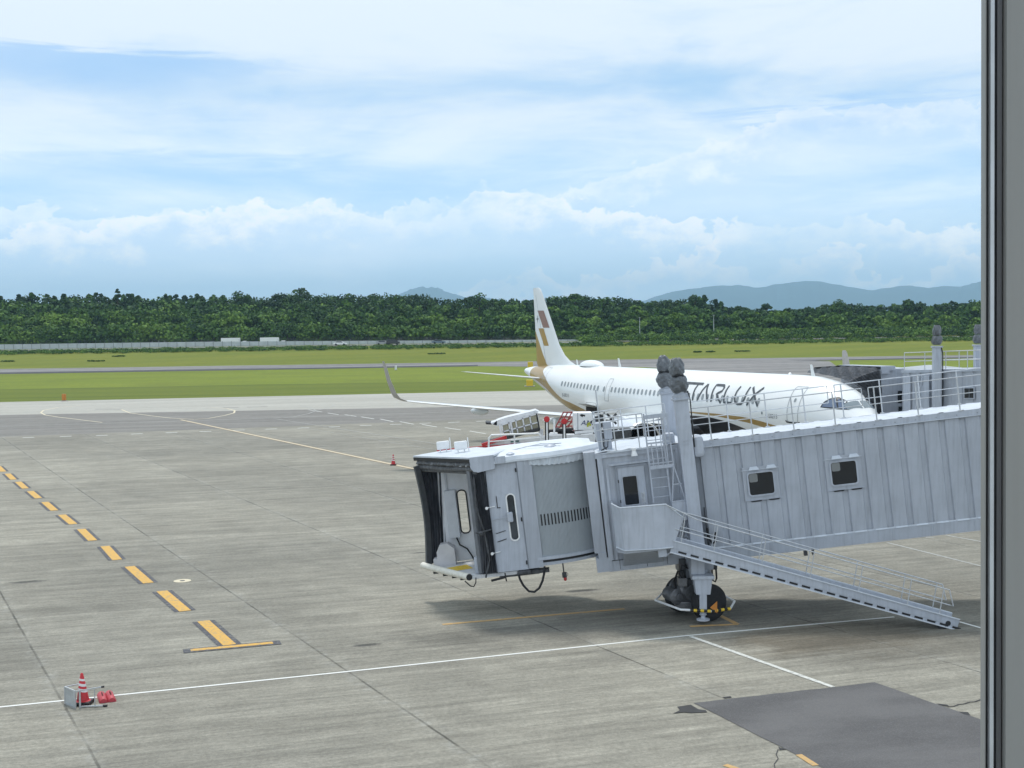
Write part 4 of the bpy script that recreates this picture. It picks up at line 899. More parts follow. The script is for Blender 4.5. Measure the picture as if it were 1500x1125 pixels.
b.lathe((5.05,37.45,.78),md,[(.12,-.52),(.12,-.45),(.30,-.45),(.33,-.40),(.33,-.30),(.29,-.30),(.29,.12),(.33,.12),(.33,.24),(.24,.28),(.24,.48),(.10,.48)],26)
for k in range(10): b.lathe((5.05,37.45,.78),md,[(.29,-.27+k*.038),(.315,-.27+k*.038),(.315,-.255+k*.038),(.29,-.255+k*.038)],26,cap=False)
b.lathe((4.70,37.30,.66),md,[(.08,-.42),(.08,-.36),(.20,-.36),(.20,.18),(.24,.18),(.24,.24),(.10,.28),(.10,.36)],20)
b.rbox((4.75,37.1,.28),(5.4,38.0,.50),.03); b.rbox((4.80,36.95,.98),(5.06,37.3,1.22),.02)
b.build('drive_motor',mat('motor_grey',(.15,.155,.165),.4,metal=.4,var=.25,scale=7,bump=.15),trk)
b=MB()
b.tube([(5.05,37.1,1.1),(4.95,37.0,1.45),(4.78,37.0,1.42),(4.70,37.1,1.15),(4.75,37.2,.9)],.03,8)
b.tube([(5.1,37.0,1.5),(4.9,36.95,1.62),(4.82,37.0,1.35),(5.0,37.05,1.1)],.022,6)
b.tube([(5.62,37.1,1.75),(5.78,37.0,1.6),(5.80,37.0,1.15),(5.88,37.0,1.1),(5.92,37.0,1.2),(5.90,37.05,1.7)],.028,8)
b.tube([(5.6,37.1,1.3),(5.72,37.0,1.2),(5.76,37.0,1.0)],.025,6)
b.build('hydraulic_hoses',BLACKP,trk,smooth=True)
b=MB(); b.rbox((4.85,37.2,1.15),(5.05,37.6,1.75),.04); b.build('valve_block',STEELD,trk)
b=MB(); b.rbox((5.62,37.0,1.45),(5.95,37.4,1.72),.04); b.build('valve_block',STEELD,trk)
BF=[(4.20,37.75),(4.78,36.42),(5.62,36.16),(6.22,36.45),(6.52,37.45),(6.30,38.4)]
b=MB(); b.tube([(x,y,.42) for x,y in BF],.035,8); b.tube([(4.20,37.75,.42),(4.5,38.1,.6),(4.9,38.2,.7)],.03,6); b.tube([(6.52,37.45,.42),(6.15,37.6,.62),(5.9,37.6,.75)],.03,6); b.build('bumper_bar',WHITEP,trk,smooth=True)
b=MB(); c=MB()
HP=[Vector((5.05,36.315,.42)),Vector((5.62,36.16,.42)),Vector((6.22,36.45,.42))]
def hpt(t): return HP[0].lerp(HP[1],t*2) if t<.5 else HP[1].lerp(HP[2],t*2-1)
for i in range(12): (b if i%2 else c).tube([hpt(i/12),hpt((i+.97)/12)],.045,8)
b.build('hazard_stripe_yellow',YEL,trk); c.build('hazard_stripe_black',BLACKP,trk)
b=MB(); b.prism([(5.60,36.2,.52),(5.80,36.2,.35),(5.80,36.2,.70)],(0,-.02,0)); b.build('warning_triangle',ORG,trk)
b=MB(); b.rbox((4.95,37.3,1.15),(5.5,38.9,1.45),.04); b.beam((5.2,38.6,1.45),(5.2,38.6,1.6),.5,.5); b.build('truck_axle_beam',BGD,trk)
# ---- rotunda: curved slatted wall
RC=(-4.40,2.50); RR=2.32
def arcp(a,r): return (RC[0]+r*math.sin(a),RC[1]-r*math.cos(a))
b=BM(); a0,a1=math.radians(-9),math.radians(52); K=64; P=[]
for i in range(K):
    a=a0+(a1-a0)*i/K; da=(a1-a0)/K
    P+=[arcp(a,RR),arcp(a+da*.62,RR),arcp(a+da*.72,RR-.014),arcp(a+da*.9,RR-.014)]
P.append(arcp(a1,RR)); SLAT=mat('slat_grey_paint',(.36,.395,.42),.5,var=.05,scale=1.0,streak=.12)
b.grid([[(u,n,v) for u,n in P] for v in (-2.92,-.05)]); rot=b.build('rotunda_wall',SLAT,br)
b=BM()
for i in range(17):
    a=math.radians(-1.8+i*2.55); p=arcp(a,RR+.006); q=arcp(a+math.radians(1.05),RR+.006); v=-1.80+.0*i
    b.add([(p[0],p[1],v-.17),(q[0],q[1],v-.17),(q[0],q[1],v+.17),(p[0],p[1],v+.17)],[(0,1,2,3)])
b.build('vent_slots',BLACKP,rot)
b=BM()
def arcband(r0,r1,v0,v1,aa=-12,ab=52,k=20):
    A=[math.radians(aa+(ab-aa)*i/k) for i in range(k+1)]
    return [[arcp(a,r0)+(v0,) for a in A],[arcp(a,r1)+(v0,) for a in A],[arcp(a,r1)+(v1,) for a in A],[arcp(a,r0)+(v1,) for a in A],[arcp(a,r0)+(v0,) for a in A]]
b.grid(arcband(RR-.1,RR+.06,-2.99,-2.90)); b.build('rotunda_sill',BG2,rot)
b=BM(); b.grid(arcband(RR-.5,RR+.02,-3.06,-3.0)); b.build('rotunda_track',BLACKP,rot)
b=BM(); b.grid(arcband(RR-.3,RR+.03,-3.16,-3.07,-8,50)); b.build('rotunda_ring',BG,rot)
b=BM(); b.box((-4.4,1.2,-3.25),(-2.6,3.1,-3.0)); b.box((-2.62,.9,-3.2),(-2.60,3.0,-.1)); b.lathe((RC[0],RC[1]-.2,-3.14),(0,0,1),[(1.6,0),(1.6,.12)],28); b.build('rotunda_floor',BGD,rot)
# column panel between the slats and the door section
b=BM(); b.box((-3.00,.02,-2.95),(-2.66,.7,.05)); b.box((-2.90,-.02,-3.30),(-2.66,.6,-2.95)); b.build('end_post',BG,br)
b=BM(); b.box((-2.66,-.0,-3.5),(-2.64,.4,-.1)); b.build('expansion_gap',BLACKP,br)
b=BM(); b.box((-2.98,-.03,-3.52),(-2.52,.5,-3.10)); b.build('end_post_foot',BG,br)
# pleated cover and canopy roof over the rotunda
def canopy(): 
    A=[math.radians(-14+(56+14)*i/26) for i in range(27)]
    return [arcp(a,RR+.10) for a in A]
C_=canopy(); CN=mat('canopy_sheet',(.62,.66,.70),.5,var=.08,scale=3,bump=.3,bscale=8)
b=BM(); edge=[(-6.0,.06)]+[(-5.3,.06)]+C_+[(-2.66,1.3),(-2.66,3.1),(-7.2,3.2)]
cc_=(-4.3,2.0)
rows=[]
for s,v in ((1,.09),(.97,.20),(.72,.30),(.3,.36),(.02,.37)):
    rows.append([(cc_[0]+(u-cc_[0])*s,cc_[1]+(n-cc_[1])*s,v-(.00 if s<1 else 0)) for u,n in edge])
b.grid(rows,close=True); b.grid([[(u,n,.09) for u,n in edge],[(u,n,.03) for u,n in edge]],close=True); cn=b.build('rotunda_canopy',CN,br)
b=BM(); Q=[]
for i in range(120):
    t=i/119; a=math.radians(-10+62*t); rr_=RR+.05+(.012 if i%2 else -.012)+.01*math.sin(i*.7)
    Q.append((arcp(a,rr_),-.06-.14*math.sin(math.pi*min(1,t*1.0))**.6-.012*math.sin(i*.9)))
b.grid([[(p[0],p[1],.05) for p,v in Q],[(p[0],p[1],v) for p,v in Q]]); b.build('canopy_skirt',CN,cn)
b=BM(); b.tube([(-5.2,.9,.30),(-4.2,.7,.42),(-3.6,.75,.36),(-5.0,1.3,.33)],.012,6); b.build('roof_cable',BG2,cn)
b=BM(); b.lathe((-3.95,.80,.26),(0,0,1),[(.16,0),(.20,.04),(.14,.10),(.03,.12)],16); b.lathe((-5.15,.35,.20),(0,0,1),[(.12,0),(.13,.06),(.06,.1)],14); b.build('roof_cap',BG2,cn,smooth=True)
# ---- cab
cabm=BG2
b=BM()
b.box((-4.98,.14,-3.20),(-4.55,.22,.02))                      # flat panel beside the slats
b.build('cab_corner_panel',BG,br)
b=BM(); wv=.20
# near wall with a slot window: pieces round the opening
U0,U1=-5.98,-4.985; a_,b__=-5.42,-5.17; v0_,v1_=-2.32,-.92
b.box((U0,wv,-3.22),(a_,wv+.05,.06)); b.box((b__,wv,-3.22),(U1,wv+.05,.06)); b.box((a_,wv,-3.22),(b__,wv+.05,v0_)); b.box((a_,wv,v1_),(b__,wv+.05,.06))
cw=b.build('cab_side_wall',BG2,br)
b=BM(); ringframe(b,a_+.02,b__-.02,v0_+.02,v1_-.02,.10,.04,wv-.02,wv+.05); b.build('window_frame',WHITEP,cw)
b=BM(); b.add(rrect(a_,b__,v0_,v1_,.10,wv+.04),[tuple(range(20))]); b.build('pane',mat('smoked_glass',(.05,.06,.07),.12,var=.4,scale=1.2),cw)
b=BM(); b.rbox((-5.45,.02,-1.74),(-5.28,.16,-1.44),.04); b.tube([(-5.9,.16,-1.62),(-5.6,.12,-1.6),(-5.38,.1,-1.62)],.012,6); b.build('camera_box',BG2,cw)
b=BM(); b.box((-5.02,wv-.012,-3.2),(-4.985,wv-.001,.03)); 
b.build('wall_seam',BGD,cw)
b=BM()
for v in (-.2,-1.68,-2.98): b.rbox((-5.06,wv-.04,v-.09),(-5.02,wv-.001,v+.03),.01)
for (uu,vv,l_) in ((-5.72,-1.3,.36),): b.box((uu,wv-.02,vv),(uu+.02,wv-.001,vv+l_)); b.box((uu,wv-.02,vv),(uu+.10,wv-.001,vv+.02))
b.tube([(-5.85,wv-.02,-2.05),(-5.55,wv-.02,-1.99)],.01,5); b.tube([(-5.83,wv-.02,-2.30),(-5.55,wv-.02,-2.24)],.012,5)
b.build('wall_fittings',BLACKP,cw)
b=BM()
for v in (-1.25,-2.62):
    b.tube([(-5.78,wv-.03,v+.02),(-6.0,wv-.05,v-.0)],.016,6); b.lathe((-6.03,wv-.05,v-.01),(0,1,0),[(.045,-.015),(.045,.015)],12)
b.build('bellows_hook',WHITEP,cw)
# floor, far wall with a slot window, rear wall, ceiling
FL=-3.24
b=BM(); b.prism([(-8.36,2.78,FL),(-6.78,.24,FL),(-5.0,.24,FL),(-4.6,3.1,FL)],(0,0,-.10)); cf=b.build('cab_floor',mat('cab_floor_grey',(.55,.56,.57),.6,var=.1,scale=6),br)
b=BM(); 
b.prism([(-7.75,2.0,FL+.004),(-7.35,1.35,FL+.004),(-6.75,1.5,FL+.004),(-7.0,2.25,FL+.004)],(0,0,.004))
b.build('floor_hazard_marks',YEL,cf)
fn=3.08; b=BM(); a2,b2_=-7.10,-6.82; w0,w1=-2.36,-.98
b.box((-7.72,fn,FL),(a2,fn+.05,.1)); b.box((b2_,fn,FL),(-4.7,fn+.05,.1)); b.box((a2,fn,FL),(b2_,fn+.05,w0)); b.box((a2,fn,w1),(b2_,fn+.05,.1))
fw=b.build('cab_far_wall',mat('cab_inside_paint',(.72,.74,.77),.5,var=.05),br)
b=BM(); ringframe(b,a2+.015,b2_-.015,w0+.02,w1-.02,.10,.045,fn-.025,fn+.0); b.build('window_gasket',BLACKP,fw)
b=BM(); b.rbox((-7.50,fn-.22,-2.45),(-7.14,fn-.02,-.92),.02); b.box((-7.44,fn-.05,-.92),(-7.38,fn-.02,.05)); b.build('control_cabinet',mat('cabinet_grey',(.55,.58,.62),.5),fw)
b=BM(); b.tube([(-7.28,fn-.12,-2.45),(-7.2,fn-.13,-2.7),(-6.98,fn-.14,-2.85),(-6.85,fn-.15,-3.1),(-6.8,fn-.2,-3.22)],.025,7); b.tube([(-7.25,fn-.05,.0),(-7.15,fn-.08,-.18),(-7.25,fn-.08,-.3)],.015,6); b.build('inside_cable',BLACKP,fw,smooth=True)
b=BM(); b.prism([(-8.05,2.45,FL),(-7.35,2.45,FL),(-7.35,2.45,-2.72),(-7.55,2.45,-2.54),(-7.80,2.45,-2.56),(-7.92,2.45,-2.78),(-7.92,2.45,-2.98),(-8.05,2.45,-3.0)],(0,.45,0)); b.build('roller_housing',mat('housing_offwhite',(.58,.58,.60),.5),br)
b=BM(); b.box((-4.72,.6,FL),(-4.66,3.08,.1)); b.box((-6.35,1.0,FL),(-6.30,1.06,.05)); b.build('cab_rear_wall',MC['cab_inside_paint'],br)
b=BM(); b.prism([(-8.2,2.9,.02),(-6.4,.2,.02),(-5.0,.2,.02),(-4.7,3.1,.02)],(0,0,.06)); b.build('cab_ceiling',MC['cab_inside_paint'],br)
b=BM(); b.rbox((-6.62,.42,FL),(-6.18,.60,-2.72),.06); b.build('kick_plate',BG2,cf)
# hood over the opening
hf=Vector((-8.34,2.95)); hn_=Vector((-6.36,.06)); hb_=Vector((-5.62,.06))
b=BM(); rows=[]
b.prism([(hf.x,hf.y,.31),(hn_.x,hn_.y,.31),(hb_.x,hb_.y,.31),(-5.3,1.2,.33),(-6.3,3.2,.33),(-7.4,3.4,.33)],(0,0,-.05))
hd=b.build('cab_hood',ROOFW,br)
b=BM(); b.prism([(hn_.x,hn_.y-.01,.30),(hb_.x-.02,hn_.y-.01,.30),(hb_.x-.02,hn_.y-.01,-.10),(hn_.x+.22,hn_.y-.01,-.16),(hn_.x+.08,hn_.y-.01,-.12),(hn_.x,hn_.y-.01,.0)],(0,.03,0)); b.build('hood_side_plate',BG2,hd)
b=BM(); b.box((-5.62,.05,.04),(-5.3,.09,.24)); b.build('hood_step',BG2,hd)
b=BM(); b.prism([(hf.x,hf.y,.26),(hn_.x,hn_.y,.26),(hn_.x,hn_.y,.15),(hf.x,hf.y,.15)],(.04,.04,0)); b.build('hood_front_edge',BLACKP,hd)
# rolled fabric under the hood
b=BM(); 
def onopen(t,du=0,v=0): return (hf.x+(hn_.x-hf.x)*t+du,hf.y+(hn_.y-hf.y)*t+du*.6,v)
r_=np.random.default_rng(4)
b.grid([[ (onopen(t,.05+.03*r_.uniform(-1,1),.17)) for t in np.linspace(0.03,.98,40)],[onopen(t,.0+.05*r_.uniform(-1,1),.06+.02*r_.uniform(-1,1)) for t in np.linspace(0.03,.98,40)],[onopen(t,.10+.03*r_.uniform(-1,1),-.03) for t in np.linspace(0.03,.98,40)]])
b.tube([onopen(t,.10,-.07+.012*math.sin(9*t)) for t in np.linspace(.0,1,14)],.075,10); b.tube([onopen(t,.16,-.17) for t in np.linspace(.0,1,10)],.055,10)
b.build('hood_fabric_roll',mat('fabric_roll_grey',(.11,.115,.12),.7,var=.3,scale=10,bump=.5,bscale=20),hd,smooth=True)
# bellows curtains
def curtain(name,path_t,path_b,v_t,v_b,folds,amp,seed,mt=BELLOW):
    r_=np.random.default_rng(seed); K=folds*4; rows=[]
    ph=r_.uniform(-.3,.3,K+1)
    for i in range(15):
        s=i/14; row=[]
        for k in range(K+1):
            t=k/K; A=(path_t[0][0]+(path_t[1][0]-path_t[0][0])*t,path_t[0][1]+(path_t[1][1]-path_t[0][1])*t); Bq=(path_b[0][0]+(path_b[1][0]-path_b[0][0])*t,path_b[0][1]+(path_b[1][1]-path_b[0][1])*t)
            bow=.10*math.sin(math.pi*s)*(1-t)
            u=A[0]+(Bq[0]-A[0])*s+bow; n=A[1]+(Bq[1]-A[1])*s
            w_=amp*math.sin(math.pi*2*folds*t+ph[k]*1.2+.8*math.sin(3*s+seed))*(.8+.4*r_.random())
            row.append((u+w_*.5,n-w_*.75,v_t+(v_b-v_t)*s))
        rows.append(row)
    b=BM(); b.grid(rows); return b.build(name,mt,br)
cn_=curtain('near_bellows',((-6.42,.30),(-5.95,.18)),((-6.40,.30),(-5.93,.16)),-.12,-3.22,7,.075,2)
b=BM(); b.tube([(-6.30,.2,-.3),(-6.34,.15,-1.2),(-6.18,.1,-1.95),(-6.12,.12,-2.8),(-6.30,.05,-3.3)],.030,7); b.tube([(-6.45,.1,-1.95),(-6.20,.08,-1.93),(-5.96,.12,-1.90)],.025,6); b.lathe((-6.28,.05,-1.98),(0,1,0),[(.04,-.04),(.08,0),(.04,.04)],10); b.build('bellows_strap',STEELD,cn_,smooth=True)
curtain('far_bellows',((-8.22,2.86),(-7.50,3.12)),((-8.30,2.78),(-7.72,3.10)),-.12,-3.18,7,.06,5)
b=BM(); rows=[]
for i in range(16):
    s=i/15; bow=.12*math.sin(math.pi*s)
    rows.append([(-8.24+bow*.9-.02,2.86,-.02+(-3.20)*s),(-8.36+bow*1.0,2.80,-.02+(-3.2)*s),(-8.30+bow,2.66,-.02-3.2*s),(-8.14+bow*.9,2.80,-.02-3.2*s)])
b.grid(rows,close=True); b.build('far_bellows_pad',mat('pad_dark_grey',(.07,.075,.08),.7,var=.15),br,smooth=True)
b=BM(); rows=[]
for i in range(12):
    s=i/11; rows.append([(-6.42,.30,-.1-3.1*s),(-6.52,.38,-.1-3.1*s),(-6.30,.60,-.1-3.1*s),(-6.18,.5,-.1-3.1*s)])
b.grid(rows,close=True); b.build('near_bellows_pad',mat('pad_mid_grey',(.15,.16,.175),.7,var=.15),br)
# front bumper roll and under-floor bits
b=BM(); b.tube([(-8.44,2.86,FL+.03),(-7.6,1.50,FL+.0),(-6.80,.22,FL-.02)],.105,14); b.build('front_bumper',CREAM,br,smooth=True)
b=BM(); b.lathe((-6.80,.20,FL-.02),(.5,-.85,0),[(.07,-.01),(.10,0),(.10,.015)],12); b.build('bumper_cap',BLACKP,br)
b=BM()
for t in (.2,.42,.62,.8): 
    p=(-8.4+1.6*t,2.8-2.6*t,FL-.13); b.box((p[0],p[1],p[2]-.05),(p[0]+.16,p[1]+.14,p[2]+.02))
b.tube([(-6.95,.35,FL-.15),(-6.8,.2,FL-.28),(-6.7,.2,FL-.32),(-6.62,.25,FL-.2)],.02,6)
b.tube([(-6.6,.2,-1.0+FL+.95),(-6.62,.16,FL-.2)],.018,6)
b.beam((-6.15,.1,FL-.18),(-5.7,.12,FL-.12),.08,.06); b.tube([(-5.72,.1,FL+.0),(-5.70,.1,FL-.25)],.02,6)
b.build('under_floor_brackets',BLACKP,cf)
b=BM(); b.box((-5.9,.25,FL-.16),(-4.7,1.4,FL-.02)); b.box((-4.9,.2,FL-.14),(-4.4,.5,FL-.04)); b.rbox((-5.35,.10,FL-.12),(-4.95,.4,FL+.0),.03); b.build('cab_underframe',STEELD,cf)
b=BM(); P=[(-5.33,.2,FL-.05),(-5.30,.2,FL-.25),(-5.22,.2,FL-.45),(-5.08,.2,FL-.64),(-4.92,.2,FL-.68),(-4.76,.2,FL-.58),(-4.64,.2,FL-.38),(-4.56,.2,FL-.15),(-4.53,.2,FL+.05)]
b.tube(P,.035,9); b.build('hanging_hose',DARK,cf,smooth=True)
b=BM(); b.tube([(-3.98,.55,-3.1),(-3.98,.55,-3.5)],.02,6); b.rbox((-4.04,.50,-3.66),(-3.90,.60,-3.50),.02); b.tube([(-3.92,.55,-3.5),(-3.86,.55,-3.55),(-3.88,.55,-3.62)],.008,5); q_=b.build('hanging_valve',STEELD,br)
b=BM(); b.lathe((-3.96,.55,-3.66),(0,0,-1),[(.045,0),(.05,.06),(.03,.1)],10); b.build('red_tip',RED,q_)
# lamps and rails on the cab roof
for u,n in ((-7.35,2.95),(-6.72,2.1)):
    b=BM(); b.rbox((u-.20,n-.06,.40),(u+.20,n+.12,.66),.03); b.tube([(u-.1,n,.33),(u-.1,n,.42)],.02,5); b.tube([(u+.1,n,.33),(u+.1,n,.42)],.02,5); b.tube([(u+.24,n,.33),(u+.24,n,.75)],.018,5); o=b.build('roof_floodlight',WHITEP,br)
# ------------------------------------------------------------------ second boarding bridge at the aircraft's far side
b2=empty('boarding_bridge',(22.9,65.2,0),'far grey boarding bridge docked at the aircraft nose with folded black bellows','boarding bridge')
D2=Vector((.63,-.777,.035)).normalized(); P2=Vector((.777,.63,0)); C2=Vector((22.9,65.2,6.28))
def T2(v): return C2+D2*v[0]+P2*v[1]+Vector((0,0,v[2]))
b=MB(T2); P=[]; u=-2.2
while u<15: P+=[(u,-1.6),(u+.4,-1.6),(u+.43,-1.55),(u+.57,-1.55)]; u+=.6
b.grid([[(a,c,v) for a,c in P] for v in (-3.2,-.1)]); b.box((-2.2,-1.5,-3.2),(15,1.6,-.12)); t2=b.build('tunnel',BG,b2)
b=MB(T2); b.box((-2.25,-1.65,-.14),(15,1.65,.0)); b.box((-2.2,-1.63,-3.5),(15,-1.58,-3.2)); b.build('roof_fascia',BG2,t2)
b=MB(T2); b.box((1.35,-1.66,-1.50),(1.93,-1.62,-.92)); w_=b.build('window_frame',BG2,t2)
b=MB(T2); b.box((1.40,-1.68,-1.45),(1.63,-1.661,-.97)); b.box((1.66,-1.68,-1.45),(1.88,-1.661,-.97)); b.build('pane',GLASSD,w_)
for sgn in (-1,1):
    c_=C2+P2*1.9*sgn
    b=MB(); b.rbox((c_.x-.19,c_.y-.19,1.5),(c_.x+.19,c_.y+.19,7.45),.03); col=b.build('lift_column',BG2,b2)
    b=MB(); b.rbox((c_.x-.24,c_.y-.24,7.38),(c_.x+.24,c_.y+.24,7.47),.02); b.build('column_collar',BG,col)
    for (z0_,z1_,r0_,r1_) in ((7.52,7.98,.25,.27),(8.0,8.52,.24,.18)):
        rows=[]; rr=np.random.default_rng(int(z0_*10)+sgn); ph=rr.uniform(0,6,6)
        for i in range(13):
            t=i/12; R=(r0_*(1-t)+r1_*t)*math.sin(math.pi*(.10+.8*t))**.3
            rows.append([(c_.x+R*(1+.08*math.sin(3*a+ph[0]+4*t)+.06*math.sin(7*a+ph[1]-6*t))*math.cos(a),c_.y+R*(1+.08*math.sin(3*a+ph[0]+4*t)+.06*math.sin(7*a+ph[1]-6*t))*math.sin(a),z0_+(z1_-z0_)*t) for a in np.linspace(0,2*math.pi,19)[:-1]])
        b=MB(); b.grid(rows,close=True); b.F.append(list(range(18))); b.I.append(0); b.F.append([len(b.V)-18+i for i in range(18)]); b.I.append(0); b.build('column_hood',HOOD,col)
    b=MB(); b.tube([(c_.x+.15,c_.y-.21,7.4),(c_.x+.22,c_.y-.22,7.1),(c_.x+.21,c_.y-.22,3.5)],.03,6); b.build('cable',BLACKP,col)
b=MB(T2); b.box((-.3,-2.0,-4.0),(.3,2.0,-3.6)); b.box((-.25,-.3,-4.9),(.25,.3,-4.0)); b.build('cross_beam',BG,b2)
for k in (-.9,.9):
    c_=C2+P2*k; b=MB(); b.lathe((c_.x,c_.y,.6),P2,[(.3,-.18),(.55,-.2),(.6,0),(.55,.2),(.3,.18)],26); b.build('wheel',DARK,b2,smooth=True)
b=MB(); b.rbox((22.4,64.8,.5),(23.4,65.6,1.6),.08); b.build('truck_body',STEELD,b2)
b=MB(T2)
for s in (-1.58,1.58):
    for m_ in (.45,.9): b.tube([(-2.1,s,m_),(15,s,m_)],.022,5)
    for k in range(15): b.tube([(-2.1+1.2*k,s,0),(-2.1+1.2*k,s,.9)],.022,5)
b.tube([(-2.1,-1.58,.9),(-2.1,1.58,.9)],.022,5); b.build('roof_railing',GALV,b2)
b=MB(T2); b.rbox((-1.0,-1.75,-3.4),(-.55,-1.62,-.3),.02); b.beam((-1.3,-2.3,-3.3),(-.9,-1.75,-.3),.06,.06); b.box((-2.1,-1.66,-3.1),(-1.7,-1.6,-.3)); b.build('wall_stiffener',BG2,t2)
A2=Vector((.92,.392,0)); F2=Vector((.392,-.92,0))
oc=Vector((19.05,69.5,0))
def TC(v): return oc+A2*v[0]+F2*v[1]+Vector((0,0,v[2]))       # a: away from the fuselage, f: towards the nose
b=MB(TC); b.box((0.05,-1.7,3.05),(2.7,1.7,6.2)); cb=b.build('cab',BG2,b2)
b=MB(TC); b.box((-.05,-1.78,6.12),(.9,1.82,6.36)); b.box((-.02,1.7,5.95),(.5,1.84,6.2)); b.build('cab_hood',BG2,cb)
b=MB(TC); b.box((1.15,1.705,4.35),(1.42,1.73,5.0)); b.box((1.2,1.705,3.45),(1.42,1.73,4.15)); b.build('cab_window',GLASSD,cb)
b=MB(TC); b.box((1.75,1.705,3.1),(1.8,1.72,6.1)); b.box((2.4,1.705,3.1),(2.6,1.74,6.1)); b.build('wall_seam',BGD,cb)
b=MB(); b.lathe((22.75,69.1,3.0),(0,0,1),[(1.75,0),(1.75,3.1),(1.65,3.2),(.2,3.35)],36); b.build('rotunda',SLAT,b2)
# accordion bellows lofted from the cab mouth to the fuselage skin
def lp(P,t):
    k=min(len(P)-2,int(t*(len(P)-1))); f=t*(len(P)-1)-k; return Vector(P[k]).lerp(Vector(P[k+1]),f)
M=[TC((0,1.7,3.0)),TC((0,1.7,4.2)),TC((0,1.7,5.4)),TC((0,1.62,6.15)),TC((0,.6,6.2)),TC((0,-.6,6.2)),TC((0,-1.6,6.15))]
K=[AX((3.15,-1.72,3.0)),AX((2.9,-1.72,4.2)),AX((3.0,-1.45,5.0)),AX((3.5,-.65,5.62)),AX((4.6,-.45,5.86)),AX((5.9,-.45,5.98)),AX((7.0,-.5,6.0))]
rows=[]; NP=11
for i in range(NP*2+1):
    s=i/(NP*2); row=[]
    for j in range(37):
        t=j/36; a=lp(M,t); c=lp(K,t); p=a.lerp(c,s)
        out=(Vector((0,0,1)) if t>.5 else F2)*(.13 if i%2 else -.02)*(1+.3*math.sin(j*1.3+i)); p=p+out+Vector((0,0,.06*math.sin(math.pi*s)*(t>.4)))
        row.append(p)
    rows.append(row)
b=MB(); b.grid(rows); b.build('folded_bellows',mat('far_bellows_fabric',(.075,.08,.09),.6,var=.3,scale=5,bump=.4,bscale=12),b2)
b=MB(); b.beam(TC((-.03,1.78,6.27)),TC((-.03,-1.9,6.27)),.12,.14); b.beam(TC((-.03,-1.8,6.27)),TC((-1.6,-1.9,6.22)),.06,.1); b.build('hood_front_edge',BLACKP,b2)
# ------------------------------------------------------------------ ground service equipment under the wing
Y0=68.0
def q(px,py,Y=Y0): return WD(px,py,Y)
LW=mat('loader_white',(.66,.67,.68),.45,var=.1,scale=3)
bl=empty('belt_loader',tuple(Vector((q(750,640).x,Y0+.6,0))),'white covered belt loader with tan mesh sides behind the bridge cab','belt loader')
b=MB(); b.prism([q(727,616.5),q(740,612),(q(785,601)),q(790,603.5),q(728,624),q(722,622)],(0,1.5,0)); b.prism([q(719,619.5),q(728,617),q(728,623),q(720,621.5)],(0,1.5,0)); b.build('canopy',LW,bl)
b=MB(); b.prism([q(711,618.5),q(719,619.3),q(720.5,622),(q(712,621.5))],(0,1.3,0)); b.build('canopy_tip',BLACKP,bl)
b=MB(); b.prism([q(735,622.5),q(786,606),q(790.5,630),q(738.5,641.5)],(0,.03,0)); sp=b.build('mesh_side',TAN,bl)
b=MB(); Z=Vector((0,-.04,0))
for k in range(6):
    t=k/5; b.beam(q(735,622)+(q(786,605.5)-q(735,622))*t+Z,q(738.5,642)+(q(790.5,630.5)-q(738.5,642))*t+Z,.07,.05,(0,1,0))
for t in (.02,.52,1.): b.beam(q(735,622)+(q(738.5,642)-q(735,622))*t+Z,q(786,605.5)+(q(790.5,630.5)-q(786,605.5))*t+Z,.07,.05,(0,1,0))
b.beam(q(732,622)+Z,q(737,655)+Z,.09,.05,(0,1,0)); b.beam(q(748,618)+Z*1.5,q(754,652)+Z*1.5,.10,.05,(0,1,0)); b.beam(q(786,603)+Z,q(792,640)+Z,.09,.05,(0,1,0)); b.build('mesh_frame',LW,sp)
b=MB(); b.beam(q(706,650),q(790,628),1.0,.16,(0,0,1)); b.build('conveyor_belt',BLACKP,bl)
gx=q(750,640).x
b=MB(); b.rbox((gx-1.2,Y0-.1,.5),(gx+2.6,Y0+1.6,1.3),.08); b.beam((gx-.4,Y0+.7,1.2),(gx-.4,Y0+.7,2.7),.2,.2); b.beam((gx+1.6,Y0+.7,1.2),(gx+1.6,Y0+.7,3.2),.2,.2); b.build('chassis',LW,bl)
for a in (-.7,2.0):
    for c in (0.05,1.45):
        b=MB(); b.lathe((gx+a,Y0+c,.36),(0,1,0),[(.2,-.1),(.36,-.1),(.36,.1),(.2,.1)],16); b.build('wheel',DARK,bl,smooth=True)
Y1=65.5
def r(px,py,Y=Y1): return WD(px,py,Y)
cl=empty('cargo_loader',tuple(Vector((r(800,650).x,Y1+1.2,0))),'white and red cargo loader with raised platform beside the aircraft engine','cargo loader')
b=MB(); b.prism([r(716,650),r(726,646),r(792,638.5),r(872,636),(r(872,662)),r(716,666)],(0,.12,0)); b.prism([r(716,658),r(872,648),r(872,664),r(716,668)],(0,2.6,0)); bd=b.build('platform_side',LW,cl)
b=MB()
for px,py in ((748,646.2),(755,645.3)): b.prism([r(px,py)+Vector((0,-.03,0)),r(px+5.6,py-.4)+Vector((0,-.03,0)),r(px+5.6,py+1.6)+Vector((0,-.03,0)),r(px,py+2)+Vector((0,-.03,0))],(0,.02,0))
b.build('colour_patch_green',mat('patch_green',(.01,.10,.09),.5),bd)
b=MB(); b.prism([r(748,649.5)+Vector((0,-.03,0)),r(753,649.1)+Vector((0,-.03,0)),r(753,651.1)+Vector((0,-.03,0)),r(748,651.5)+Vector((0,-.03,0))],(0,.02,0)); b.build('colour_patch_magenta',mat('patch_magenta',(.20,.015,.08),.5),bd)
